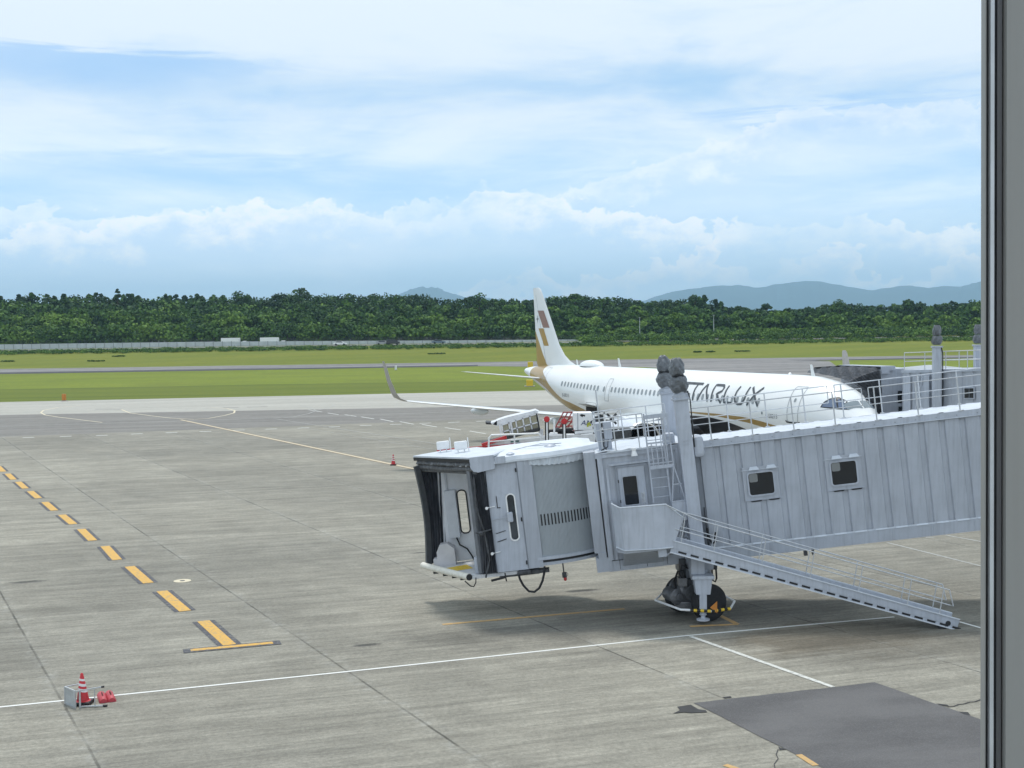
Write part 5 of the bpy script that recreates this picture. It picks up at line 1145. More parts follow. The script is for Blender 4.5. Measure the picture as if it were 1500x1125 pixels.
b=MB(); b.prism([r(756,649)+Vector((0,-.03,0)),r(762,648.5)+Vector((0,-.03,0)),r(762,650.6)+Vector((0,-.03,0)),r(756,651)+Vector((0,-.03,0))],(0,.02,0)); b.build('colour_patch_teal',mat('patch_teal',(.02,.14,.26),.5),bd)
b=MB(); b.tube([r(716,662)+Vector((0,-.4,0)),r(716.5,641)+Vector((0,-.4,0)),r(720,636.5)+Vector((0,-.4,0)),r(788,634)+Vector((0,-.4,0)),r(792,637)+Vector((0,-.4,0)),r(793,655)+Vector((0,-.4,0))],.05,7); b.tube([r(753.5,636)+Vector((0,-.4,0)),r(753.5,655)+Vector((0,-.4,0))],.04,6); b.tube([r(717,646)+Vector((0,-.4,0)),r(800,639.5)+Vector((0,-.4,0))],.035,6); b.build('guard_rail',WHITEP,cl)
b=MB(); b.beam(r(640,660.5),r(772,650.5),.12,.14); b.beam(r(706,652),r(742,640),.3,.16); b.build('red_beam',RED,cl)
# red lattice of the lifting platform
b=MB(); 
for k in range(7):
    t=k/6; b.tube([r(806+t*40,640-t*4,69),r(826+t*36,603+t*1,69)],.035,5)
for k in range(6):
    t=k/5; b.tube([r(806+20*t,640-36*t,69),r(850+14*t,636-33*t,69)],.035,5)
for k in range(4): b.tube([r(808+k*13,636-k*3,69),r(836+k*9,612,69)],.03,5)
b.build('red_lattice',mat('faded_red_paint',(.36,.06,.055),.5,var=.2),cl)
b=MB()
for k in range(12):
    b.lathe(r(806+k*5.4,633.5+1.8*math.sin(k*2.1),67),(0,1,0),[(.10+.04*(k%3),0),(.10+.04*(k%3),.5)],10)
b.beam(r(800,631,66.5),r(874,626,66.5),.2,.10); b.beam(r(800,640,66.5),r(874,641,66.5),.3,.22); b.build('conveyor_rollers',BLACKP,cl)
b=MB(); b.beam(r(798,636,66),r(838,639,66),.08,.12); b.rbox(tuple(r(806,644,66)),tuple(r(817,634,66)+Vector((0,.6,0))),.03); b.rbox(tuple(r(828,646,66)),tuple(r(842,636,66)+Vector((0,.6,0))),.03); b.tube([r(812,614,66),r(812,640,66)],.05,6); b.beam(r(842,634,66),r(872,631,66),.06,.14); b.tube([r(846,643,66),r(852,637,66),r(868,635,66)],.05,6); b.build('white_brackets',WHITEP,cl)
b=MB(); c0_=r(840.5,630.5,66.2); c1_=r(868,604.5,66.2); b.rbox((c0_.x,66.2,c0_.z),(c1_.x,67.4,c1_.z),.05); cab_=b.build('white_cabinet',WHITEP,cl)
b=MB(); b.box((c0_.x+.2,66.19,c0_.z),(c0_.x+.235,66.1995,c1_.z)); b.build('cabinet_door_seam',BGD,cab_)
b=MB(); b.add([r(849,608,66.18),r(852,606.5,66.18),r(857,608,66.18),r(857,610,66.18),r(854,609.5,66.18),r(853,611,66.18)],[tuple(range(6))]); b.build('black_handle',BLACKP,cab_)
vs,fs=text_mesh('ANA',.28); b=MB(); o0=r(850.5,622.8,66.17); b.add([(o0.x+v.x*.40,66.17,o0.z+v.y*.36) for v in vs],fs); b.build('cabinet_lettering',mat('logo_blue',(.015,.03,.12),.5),cab_)
b=MB()
for (a,c) in ((861.5,621.5),(864.5,622.5),(863,619.8),(861,624)):
    p=r(a,c,66.16); b.lathe((p.x,66.16,p.z),(0,1,0),[(.055,0),(.055,.006)],9)
b.build('flower_mark_green',mat('logo_yellow_green',(.42,.45,.03),.5),cab_)
b=MB(); p=r(866,618.3,66.16); b.lathe((p.x,66.16,p.z),(0,1,0),[(.055,0),(.055,.006)],9); b.build('flower_mark_dark',BLACKP,cab_)
# operator cage right of the cabinet
b=MB(); 
for a,c in (((866,607.5),(888,604.5)),((866,607.5),(868,640)),((885,604),(888,636)),((888,612),(905,610)),((888,604.5),(905,602.5)),((905,602.5),(906,630)),((868,620),(905,616)),((868,630),(906,627))): b.beam(r(*a,67),r(*c,67),.08,.06,(0,1,0))
b.build('operator_cage',WHITEP,cl)
b=MB(); b.add([r(870,610,67.4),r(884,608,67.4),r(885,625,67.4),r(871,627,67.4)],[(0,1,2,3)]); b.box(tuple(r(868,648,67.2)),tuple(r(925,628,67.2)+Vector((0,1.5,0)))); b.beam(r(889,621,67.3),r(903,606,67.3),.12,.04,(0,1,0)); b.beam(r(889,606,67.3),r(903,621,67.3),.12,.04,(0,1,0)); b.build('dark_drive_unit',STEELD,cl)
x0_,x1_=r(722,650).x,r(900,650).x
b=MB(); b.rbox((x0_,Y1+.2,.5),(x1_,Y1+2.4,1.2),.08); 
for a in (.15,.5,.85):
    xx=x0_+(x1_-x0_)*a; b.beam((xx-.6,Y1+1,1.2),(xx+.6,Y1+1,2.5),.12,.2); b.beam((xx+.6,Y1+1.2,1.2),(xx-.6,Y1+1.2,2.5),.12,.2)
b.build('scissor_chassis',LW,cl)
for a in (.12,.88):
    for c in (.3,2.3):
        b=MB(); b.lathe((x0_+(x1_-x0_)*a,Y1+c,.42),(0,1,0),[(.22,-.12),(.42,-.12),(.42,.12),(.22,.12)],18); b.build('wheel',DARK,cl,smooth=True)
for px,py,lab in ((801,614,'red disc on a black and white post, the left one behind the cab'),(826.5,617,'red disc on a black and white post, the right one near the white cabinet')):
    p=r(px,py,64.6); e=empty('marker_post',(p.x,64.6,0),lab,'marker post','red disc marker posts')
    b=MB(); b.lathe((p.x,64.54,p.z),(0,1,0),[(.05,0),(.15,.01),(.155,.06),(.15,.11),(.05,.12)],20); b.build('red_disc',RED,e,smooth=True)
    b=MB(); b.box((p.x-.10,64.6,0),(p.x+.10,64.66,p.z-.08)); b.build('black_board',BLACKP,e)
    b=MB(); b.box((p.x-.038,64.575,.6),(p.x+.045,64.599,p.z-.17)); b.build('white_stripe',WHITEP,e)
# ------------------------------------------------------------------ traffic cones, stand and weights
CR=mat('cone_red',(.52,.022,.03),.45,var=.08,scale=12); CWH=mat('cone_reflective_white',(.75,.73,.72),.4,var=.05)
def cone(px,py,label,tilt=0.03,s=1.0):
    g=G(px,py); e=empty('traffic_cone',(g.x,g.y,0),label,'traffic cone','traffic cones on the apron')
    H=.70*s; R=lambda z:.145*s-(.145-.028)*s*(z-.05)/(H-.05)
    def cv(v): z=v[2]; return Vector((g.x+v[0]+tilt*z,g.y+v[1],z))
    b=MB(cv); b.rbox((-.19*s,-.19*s,0),(.19*s,.19*s,.085*s),.02); b.build('base',BLACKP,e)
    b=MB(cv); b.lathe((0,0,0),(0,0,1),[(.165*s,.085*s),(R(.12),.10*s),(R(H-.02),H-.02),(.015,H)],28); cbdy=b.build('cone_body',CR,e,smooth=True)
    for z0_,z1_ in ((.30,.365),(.42,.475),(.535,.58)):
        z0_*=s; z1_*=s
        def cv2(v): z=v[2]+v[0]*-.22; return Vector((g.x+v[0]+tilt*z,g.y+v[1],z))
        b=MB(cv2); b.lathe((0,0,0),(0,0,1),[(R(z0_)+.004,z0_),(R(z1_)+.004,z1_)],28,cap=False); b.build('white_band',CWH,cbdy,smooth=True)
cone(122,1031.5,'red and white striped cone standing in a silver frame at the lower left',-.02,1.05)
cone(576.3,681.5,'small red and white cone alone on the yellow line left of the bridge cab',0)
g0=G(95.5,1031); g1=G(110.5,1037.5)
e=empty('sign_stand',(g0.x,g0.y,0),'silver folding stand frame lying around the striped cone','stand')
upz=Vector((0,0,.40)); dx_=(g1-g0)
b=MB(); b.prism([g0+Vector((0,0,.03)),g1+Vector((0,0,.03)),g1+upz*.92,g0+upz*.92],(.02,.02,0)); b.build('panel',mat('stand_panel',(.42,.45,.46),.35,metal=.3,var=.15,scale=5),e)
b=MB()
for a,c in ((g0,g0+upz),(g1,g1+upz),(g0+upz,g1+upz),(g0+Vector((0,0,.015)),g1+Vector((0,0,.015)))): b.beam(a,c,.03,.03)
m1=g1+Vector((.10,.03,0)); b.beam(m1,m1+upz,.04,.02); b.beam(g1+upz*.98,m1+upz*.98,.03,.03)
b.beam(g0+upz,g0+upz+Vector((.38,.25,.02)),.035,.02)
b.beam(m1+upz,m1+Vector((.50,.08,.46)),.035,.025)
b.beam(m1+Vector((0,0,.03)),m1+Vector((.56,.05,.03)),.04,.03)
b.beam(m1+Vector((.33,.03,.42)),m1+Vector((.33,.04,.03)),.02,.02); b.beam(g0+Vector((.35,.24,.40)),g0+Vector((.35,.24,.02)),.02,.02)
b.build('tube_frame',FRB,e)
b=MB(); b.lathe(m1+Vector((.50,.08,.46)),(1,.1,.1),[(.022,-.03),(.026,.04)],8); b.lathe(m1+Vector((.56,.05,.03)),(1,.1,0),[(.028,-.05),(.028,.05)],8); b.build('rubber_end_caps',BLACKP,e)
WM=mat('weight_red',(.46,.05,.065),.55,var=.15,scale=14)
def weight(p,qv,label):
    p=G(*p); qv=G(*qv); e=empty('cone_weight',(p.x,p.y,0),label,'cone weight','red weights beside the cone')
    d=(qv-p); n=Vector((-d.y,d.x,0)).normalized(); b=MB(); rows=[]
    for s in (0,.04,.96,1):
        k=.85 if s in (0,1) else 1
        rows.append([p+d*s+n*(.098*k*math.cos(a))+Vector((0,0,.115*k*math.sin(a))) for a in np.linspace(0,math.pi,13)])
    b.grid(rows); N_=13
    b.F.append(list(range(N_))); b.I.append(0); b.F.append([len(b.V)-N_+i for i in range(N_)]); b.I.append(0); b.F.append([0,N_-1,len(b.V)-1,len(b.V)-N_]); b.I.append(0); bb=b.build('weight_body',WM,e,smooth=True)
    b=MB(); m_=p+d*.5+Vector((0,0,.105)); b.tube([m_-d*.18,m_-d*.12+Vector((0,0,.05)),m_+d*.12+Vector((0,0,.05)),m_+d*.18],.014,6); b.build('handle',mat('weight_handle',(.16,.03,.03),.6),e)
weight((152,1030),(148,1019),'dark red rounded weight lying next to the stand, the left one')
weight((164.5,1028.5),(159.5,1017.5),'dark red rounded weight on the white line, the right one')
HAZE=1.15e-4
# ------------------------------------------------------------------ mountains
def mtn_mat():
    m=bpy.data.materials.new('mountain_forest'); m.use_nodes=True; T=NT(m.node_tree); bs=m.node_tree.nodes['Principled BSDF']
    t=T.n('ShaderNodeTexCoord'); f=T.noise(t.outputs['Object'],.004,6,.6)
    m.node_tree.links.new(T.mix(T.ss(f,.35,.65),(.014,.030,.020,1),(.028,.050,.030,1)),bs.inputs['Base Color']); bs.inputs['Roughness'].default_value=1
    bs.inputs['Specular IOR Level'].default_value=.1
    return m
MTN=mtn_mat()
def ridge(name,prof,Y,depth,seed,label):
    r=np.random.default_rng(seed); b=MB(); xs_=np.linspace(prof[0][0],prof[-1][0],220)
    top=np.interp(xs_,[a for a,_ in prof],[c for _,c in prof])
    jit=np.zeros(220)
    for k,a in ((9,.8),(21,1.2),(45,1.3),(100,1.1)): jit+=a*np.interp(np.linspace(0,k,220),range(k+1),r.uniform(-1,1,k+1))
    rows=[]
    J=r.uniform(-1,1,(14,220))
    for i in range(14):
        t=i/13; row=[]
        for j,px in enumerate(xs_):
            p=WD(px,top[j]+jit[j]*.7,Y); h=p.z
            z=-5+(h+5)*(math.sin((1-abs(t*2-1))*math.pi/2))**1.1
            if 0<i<13 and i!=6: z*=1+.05*J[i,j]*.6
            row.append((p.x*(Y+depth*(t-.5))/Y,Y+depth*(t-.46),z if i else -5))
        rows.append(row)
    # put the exact ridge line into the middle row
    rows[6]=[tuple(WD(px,top[j]+jit[j]*.7,Y)) for j,px in enumerate(xs_)]
    b.grid(rows); o=b.build(name,MTN,smooth=True,base=(0,0,0)); tag(o,label,kind='structure'); return o
ridge('mountain_range',[(900,452),(955,437),(985,427),(1030,420),(1060,416.5),(1078,417),(1110,421),(1140,416),(1178,411.5),(1205,413),(1225,418),(1262,423),(1282,425),(1300,422),(1330,419),(1360,421),(1385,418.5),(1412,420),(1437,412),(1500,405),(1600,410)],13000,4000,3,'blue mountain range behind the woods at the right')
ridge('mountain_peak',[(520,452),(585,431),(600,424),(622,420.5),(640,422),(662,430),(678,435),(700,433),(715,436),(745,442),(800,452)],13800,3000,5,'faint blue mountain beyond the woods at the centre')
# ------------------------------------------------------------------ foliage
def leaf_mat(name,cols,tr=.25):
    m=bpy.data.materials.new(name); m.use_nodes=True; T=NT(m.node_tree); bs=m.node_tree.nodes['Principled BSDF']
    a=T.n('ShaderNodeAttribute'); a.attribute_name='tint'
    r=T.n('ShaderNodeValToRGB'); e=r.color_ramp.elements
    e[0].position=0; e[0].color=cols[0]+(1,); e[1].position=1; e[1].color=cols[-1]+(1,)
    for i,c in enumerate(cols[1:-1]): q=e.new((i+1)/(len(cols)-1)); q.color=c+(1,)
    m.node_tree.links.new(a.outputs['Fac'],r.inputs[0]); m.node_tree.links.new(r.outputs[0],bs.inputs['Base Color'])
    bs.inputs['Roughness'].default_value=.75; bs.inputs['Specular IOR Level'].default_value=.2
    bs.inputs['Transmission Weight'].default_value=0
    return m
LEAF=leaf_mat('leaf_green',[(.020,.050,.020),(.040,.090,.022),(.070,.142,.024),(.115,.20,.030),(.165,.265,.045)])
BARK=mat('bark',(.10,.085,.065),.9,var=.2)
def crown(cx,cy,z0,h,rx,kind,tint,nb,nl,ls,r=None):
    """leaf clumps of one crown: centres, normals, sizes, tints"""
    r=rng
    if kind=='cone':
        t=r.uniform(0,1,nb)**1.1; th=r.uniform(0,2*np.pi,nb); rad=rx*(1-t)*.8
        B=np.stack([cx+rad*np.cos(th),cy+rad*np.sin(th),z0+h*(.58+.40*t)],1); br=rx*(.13+.34*(1-t))
    else:
        u=r.normal(size=(nb,3)); u/=np.linalg.norm(u,axis=1,keepdims=True); q=r.uniform(.35,1,nb)[:,None]**.5
        vs_=min(h*.40,rx*1.05) if h>8 else h*.40; B=np.array([cx,cy,z0+h*.98-vs_*.95-rx*.28 if h>8 else z0+h*.54])+u*q*np.array([rx*.72,rx*.72,vs_]); br=rx*r.uniform(.34,.52,nb)
    n=r.normal(size=(nb,nl,3)); n/=np.linalg.norm(n,axis=2,keepdims=True); n[:,:,2]=np.abs(n[:,:,2])*.9+n[:,:,2]*.1
    n/=np.linalg.norm(n,axis=2,keepdims=True)
    P=B[:,None,:]+n*(br[:,None]*r.uniform(.75,1.05,(nb,nl)))[:,:,None]*np.array([1,1,.75])
    T=np.clip(tint+r.normal(0,.12,(nb,1))+r.normal(0,.10,(nb,nl)),0,1)
    nn=n+r.normal(0,.45,n.shape)
    S=ls*r.uniform(.6,1.35,(nb,nl))
    return P.reshape(-1,3),nn.reshape(-1,3),S.reshape(-1),T.reshape(-1)
def leaf_object(name,parts,parent=None,material=LEAF,base=None):
    P=np.concatenate([p[0] for p in parts]);Nn=np.concatenate([p[1] for p in parts]);S=np.concatenate([p[2] for p in parts]);T=np.concatenate([p[3] for p in parts])
    Nn/=np.linalg.norm(Nn,axis=1,keepdims=True)
    a=np.cross(Nn,rng.normal(size=Nn.shape)); a/=np.linalg.norm(a,axis=1,keepdims=True); c=np.cross(Nn,a)
    loc=np.array(tuple(ROOT[parent.name])) if parent is not None else np.array(base if base is not None else (0,0,0))
    n=len(P); V=np.empty((n,5,3))
    for i,(u,v) in enumerate(((-1,-.35),(.1,-.95),(1,-.1),(.35,.9),(-.7,.6))):
        k=rng.uniform(.7,1.15,(n,1)); V[:,i]=P-loc+(a*u+c*v)*S[:,None]*.5*k
    me=bpy.data.meshes.new(name); me.vertices.add(n*5); me.vertices.foreach_set('co',V.reshape(-1))
    me.loops.add(n*5); me.loops.foreach_set('vertex_index',np.arange(n*5)); me.polygons.add(n)
    me.polygons.foreach_set('loop_start',np.arange(n)*5); me.polygons.foreach_set('loop_total',np.full(n,5))
    at=me.attributes.new('tint','FLOAT','FACE'); at.data.foreach_set('value',T.astype(np.float32))
    me.materials.append(material); me.update(calc_edges=True); me.validate()
    o=bpy.data.objects.new(name,me); COL.objects.link(o)
    if parent is not None: o.parent=parent
    else: o.location=tuple(loc)
    return o
# skyline heights read off the photograph: pixel column -> top of back trees, top of front trees
BACK=[(-120,434),(0,433),(60,431),(110,431),(172,430),(230,433),(300,434),(345,432),(400,430),(440,428),(500,430),(560,430),(600,429),(640,432),(665,437),(690,434),(730,436),(780,436),(840,431),(900,434),(950,439),(1000,436),(1025,434),(1060,443),(1095,450),(1130,453),(1180,450),(1225,441),(1270,446),(1310,445),(1350,443),(1400,442),(1437,439),(1560,434)]
FRONT=[(-120,456),(0,453),(60,456),(110,449),(150,453),(200,446),(260,448),(320,449),(380,455),(430,448),(500,452),(560,455),(640,458),(690,455),(760,460),(860,462),(940,461),(980,459),(1030,459),(1080,465),(1110,458),(1180,461),(1240,462),(1300,463),(1370,462),(1437,461),(1560,460)]
def ip(t,x): return float(np.interp(x,[a for a,_ in t],[c for _,c in t]))
parts=[]; trunks=MB()
def plant(px,Y,top_px,kind,tint,rel=.42,nb=16,nl=26,ls=1.0):
    tint=max(0,tint+.13*math.sin(px*.021+Y*.3)+.10*math.sin(px*.057+1.7+Y*.11)); ls*=random.uniform(.75,1.2)
    p=WD(px,top_px,Y); zg=terrain_z(Y); h=max(3,p.z-zg); z0=zg-h*.02
    parts.append(crown(p.x,Y,z0,h*1.03,max(2.0,h*rel*.5),kind,tint,nb,nl,ls))
    trunks.tube([(p.x,Y,zg-.3),(p.x+random.uniform(-.3,.3),Y,zg+h*.45)],.22,5,r2=.12)
x=-150
while x<1600:                         # back row, darker and taller
    Y=random.uniform(505,540); kind='cone' if (x<330 or 1010<x<1090) and random.random()<.45 else 'round'
    plant(x,Y,ip(BACK,x)+random.choice((-2.5,-1,0,1,2.5,4,6))*random.random(),kind,random.uniform(.04,.24),.62 if kind=='round' else .50,30,26,.95)
    x+=random.uniform(6,10)
x=-150
while x<1600:                         # middle row
    Y=random.uniform(478,498); t=ip(BACK,x)*.45+ip(FRONT,x)*.55
    plant(x,Y,t+random.uniform(-6,6),'round',random.uniform(.22,.55),.75,22,30,1.1)
    x+=random.uniform(9,15)
x=-150
while x<1600:                         # front row, paler and lower
    Y=random.uniform(455,470)
    plant(x,Y,ip(FRONT,x)+random.uniform(-3,9),'round',random.uniform(.40,.80) if random.random()<.7 else random.uniform(.25,.45),.80,24,32,.95)
    x+=random.uniform(9,15)
x=-150
while x<1600:                         # skirt of low growth in front of the trunks
    Y=random.uniform(444,452)
    plant(x,Y,ip(FRONT,x)+random.uniform(16,32),'round',random.uniform(.25,.65),1.4,16,28,.85)
    x+=random.uniform(6,11)
o=leaf_object('forest',parts); tag(o,'dense green forest beyond the runway','forest',kind='stuff')
tag(trunks.build('forest_trunks',BARK),'thin brown trunks inside the forest','tree trunks',kind='stuff')
HM=mat('forest_floor',(.03,.045,.02),.95,var=.3,scale=.1)
b=MB(); b.grid([[(x,y,terrain_z(y)+z) for x in np.linspace(-520,560,40)] for y,z in ((440,.02),(520,.1),(560,1.5))]); tag(b.build('forest_floor',HM,base=(0,0,0)),'dark ground under the forest',kind='structure')
# bushes on the bank, right of the wall's end
parts=[]
def bush(px,py,Y,h,w,tint,ls=.5,nb=7,nl=22):
    p=WD(px,py,Y); zg=terrain_z(Y); parts.append(crown(p.x,Y,zg,h,w*.5,'round',tint,nb,nl,ls))
for i in range(420):
    px=random.uniform(850,1560); f=min(1,max(.2,(px-850)/260)); bush(px,495,random.uniform(409,443),random.uniform(1.0,2.2)+1.3*f*random.random(),random.uniform(3,7),random.uniform(.15,.75))
o=leaf_object('bushes',parts); tag(o,'wild bushes on the bank at the right','bushes',kind='stuff')
# tall weeds along the wall and grass verge
parts=[]
for i in range(1500):
    px=random.uniform(-60,1500); Y=random.uniform(396,411); bush(px,512,Y,random.uniform(.3,.7),random.uniform(2,5),random.uniform(.25,.75),.34,4,12)
o=leaf_object('tall_weeds',parts); tag(o,'band of tall weeds in front of the wall','weeds',kind='stuff')
# distinct trees standing out of the skyline
def tree(px,top,Y,kind,tint,rel,label,nb=26,nl=40,ls=.75,low=.0):
    p=WD(px,top,Y); zg=terrain_z(Y); h=p.z-zg
    r=empty('conifer_tree' if kind=='cone' else 'broadleaf_tree',(p.x,Y,zg),label,'tree','trees standing out of the forest skyline')
    b=MB(); b.tube([(p.x,Y,zg-.3),(p.x+.1,Y,zg+h*.5),(p.x,Y,zg+h*.9)],.35,7,r2=.06)
    for k in range(6):
        a=k*1.1; z=zg+h*(.45+.07*k); b.tube([(p.x,Y,z),(p.x+math.cos(a)*h*rel*.35,Y+math.sin(a)*h*rel*.35,z+h*.08)],.12,5,r2=.04)
    b.build('trunk',BARK,r)
    leaf_object('crown',[crown(p.x,Y,zg+h*(-.1 if kind=='cone' else .28),h*(1.1 if kind=='cone' else .76),h*rel*.5,kind,tint,nb,nl,ls)],r)
tree(172,422,500,'cone',.16,.30,'pointed dark conifer above the treeline at far left')
tree(352,423,500,'round',.20,.42,'round tree above the treeline over the white trucks')
tree(440,421.5,500,'round',.18,.44,'tall dark tree on the skyline above the white car')
tree(702,430,492,'round',.22,.55,'broad round tree left of the aircraft tail')
tree(843,428,500,'round',.25,.45,'tree on the skyline right of the aircraft fin')
tree(1018,431,500,'round',.12,.42,'dark tree on the skyline in front of the mountains')
tree(1123,444.5,500,'round',.08,.50,'small lone dark tree standing between sky and hills')
tree(1230,440,500,'round',.30,.62,'broad pale green tree under the highest mountain peak')
tree(1331,439.5,500,'round',.10,.46,'dark tree on the skyline left of the far column')
# ------------------------------------------------------------------ perimeter wall and far vehicles
WALLC=mat('grey_wall_panel',(.50,.53,.56),.8,var=.08,scale=.5)
def wall_run(x0,x1,Y,topf):
    r=empty('perimeter_wall',(WD((x0+x1)/2,505,Y).x,Y,terrain_z(Y)),'long pale grey wall along the road before the forest','wall')
    b=MB(); c=MB(); n=90
    X=[WD(x0+(x1-x0)*i/n,500,Y).x for i in range(n+1)]
    for i in range(n):
        t=topf(x0+(x1-x0)*(i+.5)/n)
        b.box((X[i]+.06,Y,terrain_z(Y)-.3),(X[i+1]-.06,Y+.12,t))
        c.box((X[i]-.09,Y-.08,terrain_z(Y)-.3),(X[i]+.06,Y+.2,t+.12))
    b.build('wall_panels',WALLC,r); c.build('wall_posts',mat('grey_wall_post',(.24,.25,.27),.8),r)
def wtop(px):
    top=np.interp(px,[-100,0,300,700,1000,1060],[504.5,504.5,500.5,498.3,496.2,496.0]); return WD(px,top,432).z
wall_run(-140,1058,432,wtop)
# dark chain-link fence with posts on top of the bank behind the wall
FN=mat('dark_fence_wire',(.06,.065,.07),.7)
r=empty('wire_fence',(0,438,5),'dark wire fence along the foot of the forest','fence')
b=MB(); c=MB()
PW=[]
for i in range(0,160):
    px=-130+i*9.9; t=WD(px,np.interp(px,[-100,0,300,700,1060,1500],[500,500,496.5,493.5,489,484]),438)
    if i%4==0: b=MB(); b.tube([(t.x,438,terrain_z(438)),(t.x,438,t.z)],.06,5); b.build('post',FN,r)
    px2=px+9.9; t2=WD(px2,np.interp(px2,[-100,0,300,700,1060,1500],[500,500,496.5,493.5,489,484]),438)
    for k in range(6): 
        f=k/5; c.tube([(t.x,438,terrain_z(438)+(t.z-terrain_z(438))*f),(t2.x,438,terrain_z(438)+(t2.z-terrain_z(438))*f)],.022,4)
c.build('wire_mesh',FN,r)
def far_truck(px,Y,label,c):
    p=WD(px,503,Y); z=WD(px,504.5-(px-300)*.012,Y).z-1.0
    r=empty('box_truck',(p.x,Y,z),label,'truck','white box trucks behind the wall')
    X=p.x; wm=mat('truck_white',(.80,.81,.80),.5,var=.03)
    b=MB(); b.rbox((X-3.2,Y-1.15,z+.95),(X+3.0,Y+1.15,z+3.1),.06); b.build('cargo_box',wm,r)
    b=MB(); b.rbox((X+4.1,Y-1.0,z+.45),(X+5.9,Y+1.0,z+1.65),.15); b.rbox((X+4.1,Y-1.0,z+1.4),(X+5.3,Y+1.0,z+2.0),.15); b.build('cab',wm,r)
    b=MB(); b.box((X+5.25,Y-.85,z+1.45),(X+5.38,Y+.85,z+1.9)); b.build('windscreen',GLASSD,r)
    b=MB(); b.box((X-3.2,Y-.5,z+.55),(X+5.6,Y+.5,z+.9)); b.build('chassis',STEELD,r)
    for wx in (-2.0,-1.0,4.7):
        for s in (-1,1):
            b=MB(); b.lathe((X+wx,Y+s*.95,z+.45),(0,1,0),[(.3,-.14),(.45,-.12),(.45,.12),(.3,.14)],16); b.build('wheel',DARK,r,smooth=True)
far_truck(338.5,436.2,'white box truck behind the wall, the one further left',0)
far_truck(395.5,436.2,'white box truck behind the wall, nearer the white car',0)
def car(px,Y,label,colr,van=False,dirs=1,py=508):
    p=WD(px,py,Y); z=terrain_z(Y)+.06; X=p.x
    r=empty('parked_van' if van else 'parked_car',(X,Y,z),label,'van' if van else 'car','cars on the far road')
    cm=mat('car_paint_%d'%int(colr[0]*100),colr,.3,var=.02,coat=.4)
    prof=([(-2.2,.35),(2.2,.35),(2.25,.8),(2.1,1.05),(1.6,1.15),(1.25,1.75),(-2.1,1.8),(-2.2,1.0)] if van else
          [(-2.2,.35),(2.2,.35),(2.28,.6),(2.2,.82),(1.2,.95),(.55,1.4),(-1.1,1.42),(-1.75,.98),(-2.25,.9)])
    b=MB(); b.prism([(X+dirs*a,Y-.85,z+c) for a,c in prof],(0,1.7,0)); b.build('body',cm,r)
    gl=([(1.5,1.15),(1.18,1.66),(-1.9,1.7),(-1.95,1.15)] if van else [(1.0,.98),(.5,1.34),(-1.05,1.36),(-1.55,1.0)])
    for s in (-1,1):
        b=MB(); b.prism([(X+dirs*a,Y+s*.86-.01,z+c) for a,c in gl],(0,.02,0)); b.build('side_window',GLASSD,r)
    for wx in (-1.35,1.35):
        for s in (-1,1):
            b=MB(); b.lathe((X+wx,Y+s*.78,z+.32),(0,1,0),[(.2,-.1),(.32,-.09),(.32,.09),(.2,.1)],14); b.build('wheel',DARK,r,smooth=True)
car(498.5,424.5,'white car on the far road below the forest',(.80,.80,.80))
car(561,424.5,'silver grey car just left of the black van',(.33,.34,.35))
car(576,423,'black van on the far road beside a grey car',(.016,.017,.02),True)
car(643,425,'blue grey car alone on the far road, furthest right',(.10,.15,.19),py=505)
# small white hut over the wall and two poles
p=WD(895,497,436); r=empty('equipment_hut',(p.x,436,5),'small white equipment hut behind the right part of the wall','hut')
b=MB(); b.rbox((p.x-1.6,435,4.6),(p.x+1.6,437,p.z+.95),.08); b.build('hut_body',WHITEP,r)
b=MB(); b.box((p.x-1.75,434.9,p.z+.95),(p.x+1.75,437.2,p.z+1.08)); b.build('hut_roof',WHITEP,r)
for px,t,bt,lab in ((937,465.5,497,'thin pale pole standing before the forest, the taller one'),(1045.5,462,478,'thin pale pole among the trees left of the far bridge')):
    p=WD(px,t,440); r=empty('light_pole',(p.x,440,terrain_z(440)),lab,'pole','poles before the forest')
    b=MB(); b.tube([(p.x,440,terrain_z(440)),(p.x,440,p.z)],.14,8,r2=.07); b.build('shaft',GALV,r)
    b=MB(); b.rbox((p.x-.3,439.8,p.z),(p.x+.3,440.2,p.z+.12),.03); b.build('lamp_head',GALV,r)
# field markers and taxi signs
def marker(px,py,h,w_,m,label,kind='field_marker'):
    p=G(px,py); r=empty(kind,(p.x,p.y,0),label,'marker')
    b=MB(); b.rbox((p.x-w_/2,p.y-w_/2,.08),(p.x+w_/2,p.y+w_/2,h),.04); b.build('marker_body',m,r)
    b=MB(); b.rbox((p.x-w_*.8,p.y-w_*.8,0),(p.x+w_*.8,p.y+w_*.8,.09),.02); b.build('marker_base',PALEC,r)
marker(94,587.5,.95,.45,ORG,'small orange marker at the near grass edge, far left')
marker(580,542,1.0,.45,WHITEP,'small white marker beside the runway near the winglet')
marker(777,540,1.5,1.2,YEL,'yellow taxi sign behind the tail cone, upper one','taxi_sign')
marker(776,566,1.0,1.0,YEL,'pale yellow taxi sign below the tail cone','taxi_sign')
marker(1191,515,.9,.5,ORG,'tiny orange marker on the far side of the runway')
p=0
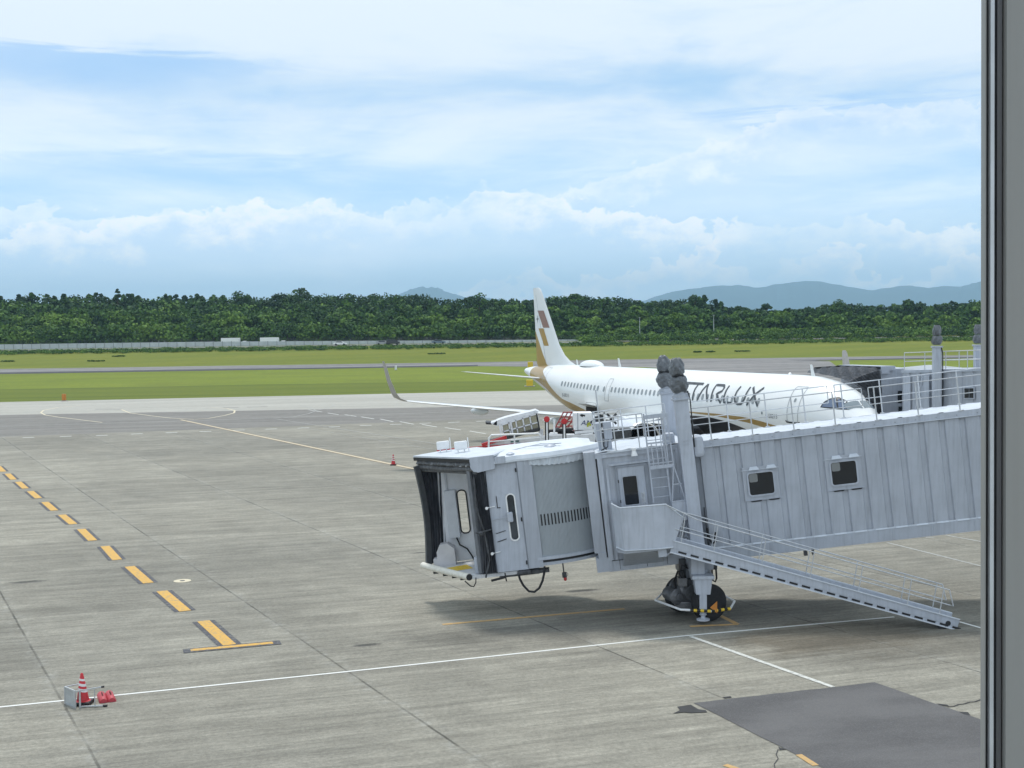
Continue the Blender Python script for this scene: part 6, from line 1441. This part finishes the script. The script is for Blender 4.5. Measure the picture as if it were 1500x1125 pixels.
for px,py,w_ in ((175,534,3),(640,528,4),(1022,509,1.5),(1040,509,1.8),(1088,513,3.5),(140,536,4),(12,537.5,3)):
    parts=[]; g=G(px,py); q_=g.copy(); Y=g.y
    if py<520: Y=372; q_=WD(px,py,Y)
    for k in range(5): parts.append(crown(q_.x+(k-2)*w_*.25,Y,terrain_z(Y)-.05,.30,.75,'round',.25,5,12,.26))
    p+=1; leaf_object('dark_tuft',parts); 
    o=bpy.data.objects[-1] if False else [x for x in bpy.data.objects if x.name.startswith('dark_tuft')][-1]
    tag(o,['dark weed tuft by the runway above the far left dashes','long dark tuft beside the runway left of the tail','small dark tuft on the yellow grass, the left of two','small dark tuft on the yellow grass, the right of two','flat dark tuft on the yellow grass above the lettering','thin dark weeds along the far left runway edge','dark weed tuft at the left edge of the picture'][p-1],'weed tuft','dark tufts on the grass')
# ------------------------------------------------------------------ window frame of the terminal, close to the camera
def wx(px,Y): return (px-750)/FPX*Y
FRG=mat('grey_window_mullion',(.27,.268,.255),.55,var=.04,scale=3,stretch=(8,8,.3)); FRD=mat('dark_window_channel',(.045,.048,.055),.5,var=.1)
r=empty('window_frame',(wx(1470,2.0),2.0,CH-2.4),'grey metal window frame with black gasket at the right edge','window frame')
Yf=2.0; Yn=1.985; z0,z1=CH-2.4,CH+2.4
for nm,a,bb,xo,y0,y1,m in (('outer_edge',1437.5,1445,1,Yn,Yf,FRG),('gasket',1445,1450,0,Yn+.006,Yf-.002,BLACKP),('metal_trim',1450,1455.5,0,Yn-.004,Yf-.004,GALV),('inner_channel',1455.5,1461,0,Yn+.007,Yf-.002,FRD),('channel_side',1461,1468,0,Yn,Yf-.004,mat('grey_channel',(.10,.10,.105),.5)),('shadow_gap',1468,1470.5,0,Yn+.010,Yf-.002,BLACKP),('mullion',1470.5,1620,0,Yn-.012,Yf-.002,FRG)):
    b=MB(); b.box((wx(a,Yf if xo else Yn),y0,z0),(wx(bb,Yn),y1,z1)); b.build(nm,m,r)
# ------------------------------------------------------------------ haze
hm=bpy.data.materials.new('air_haze'); hm.use_nodes=True; hn=hm.node_tree; hn.nodes.clear()
hv=hn.nodes.new('ShaderNodeVolumePrincipled'); hv.inputs['Color'].default_value=(.50,.79,1,1); hv.inputs['Density'].default_value=HAZE; hv.inputs['Anisotropy'].default_value=.2
ho=hn.nodes.new('ShaderNodeOutputMaterial'); hn.links.new(hv.outputs[0],ho.inputs['Volume'])
b=MB(); b.box((-9000,-400,-6.5),(9000,17000,650)); tag(b.build('haze',hm,base=(0,0,0)),'thin blue haze in the far air','haze',kind='stuff')
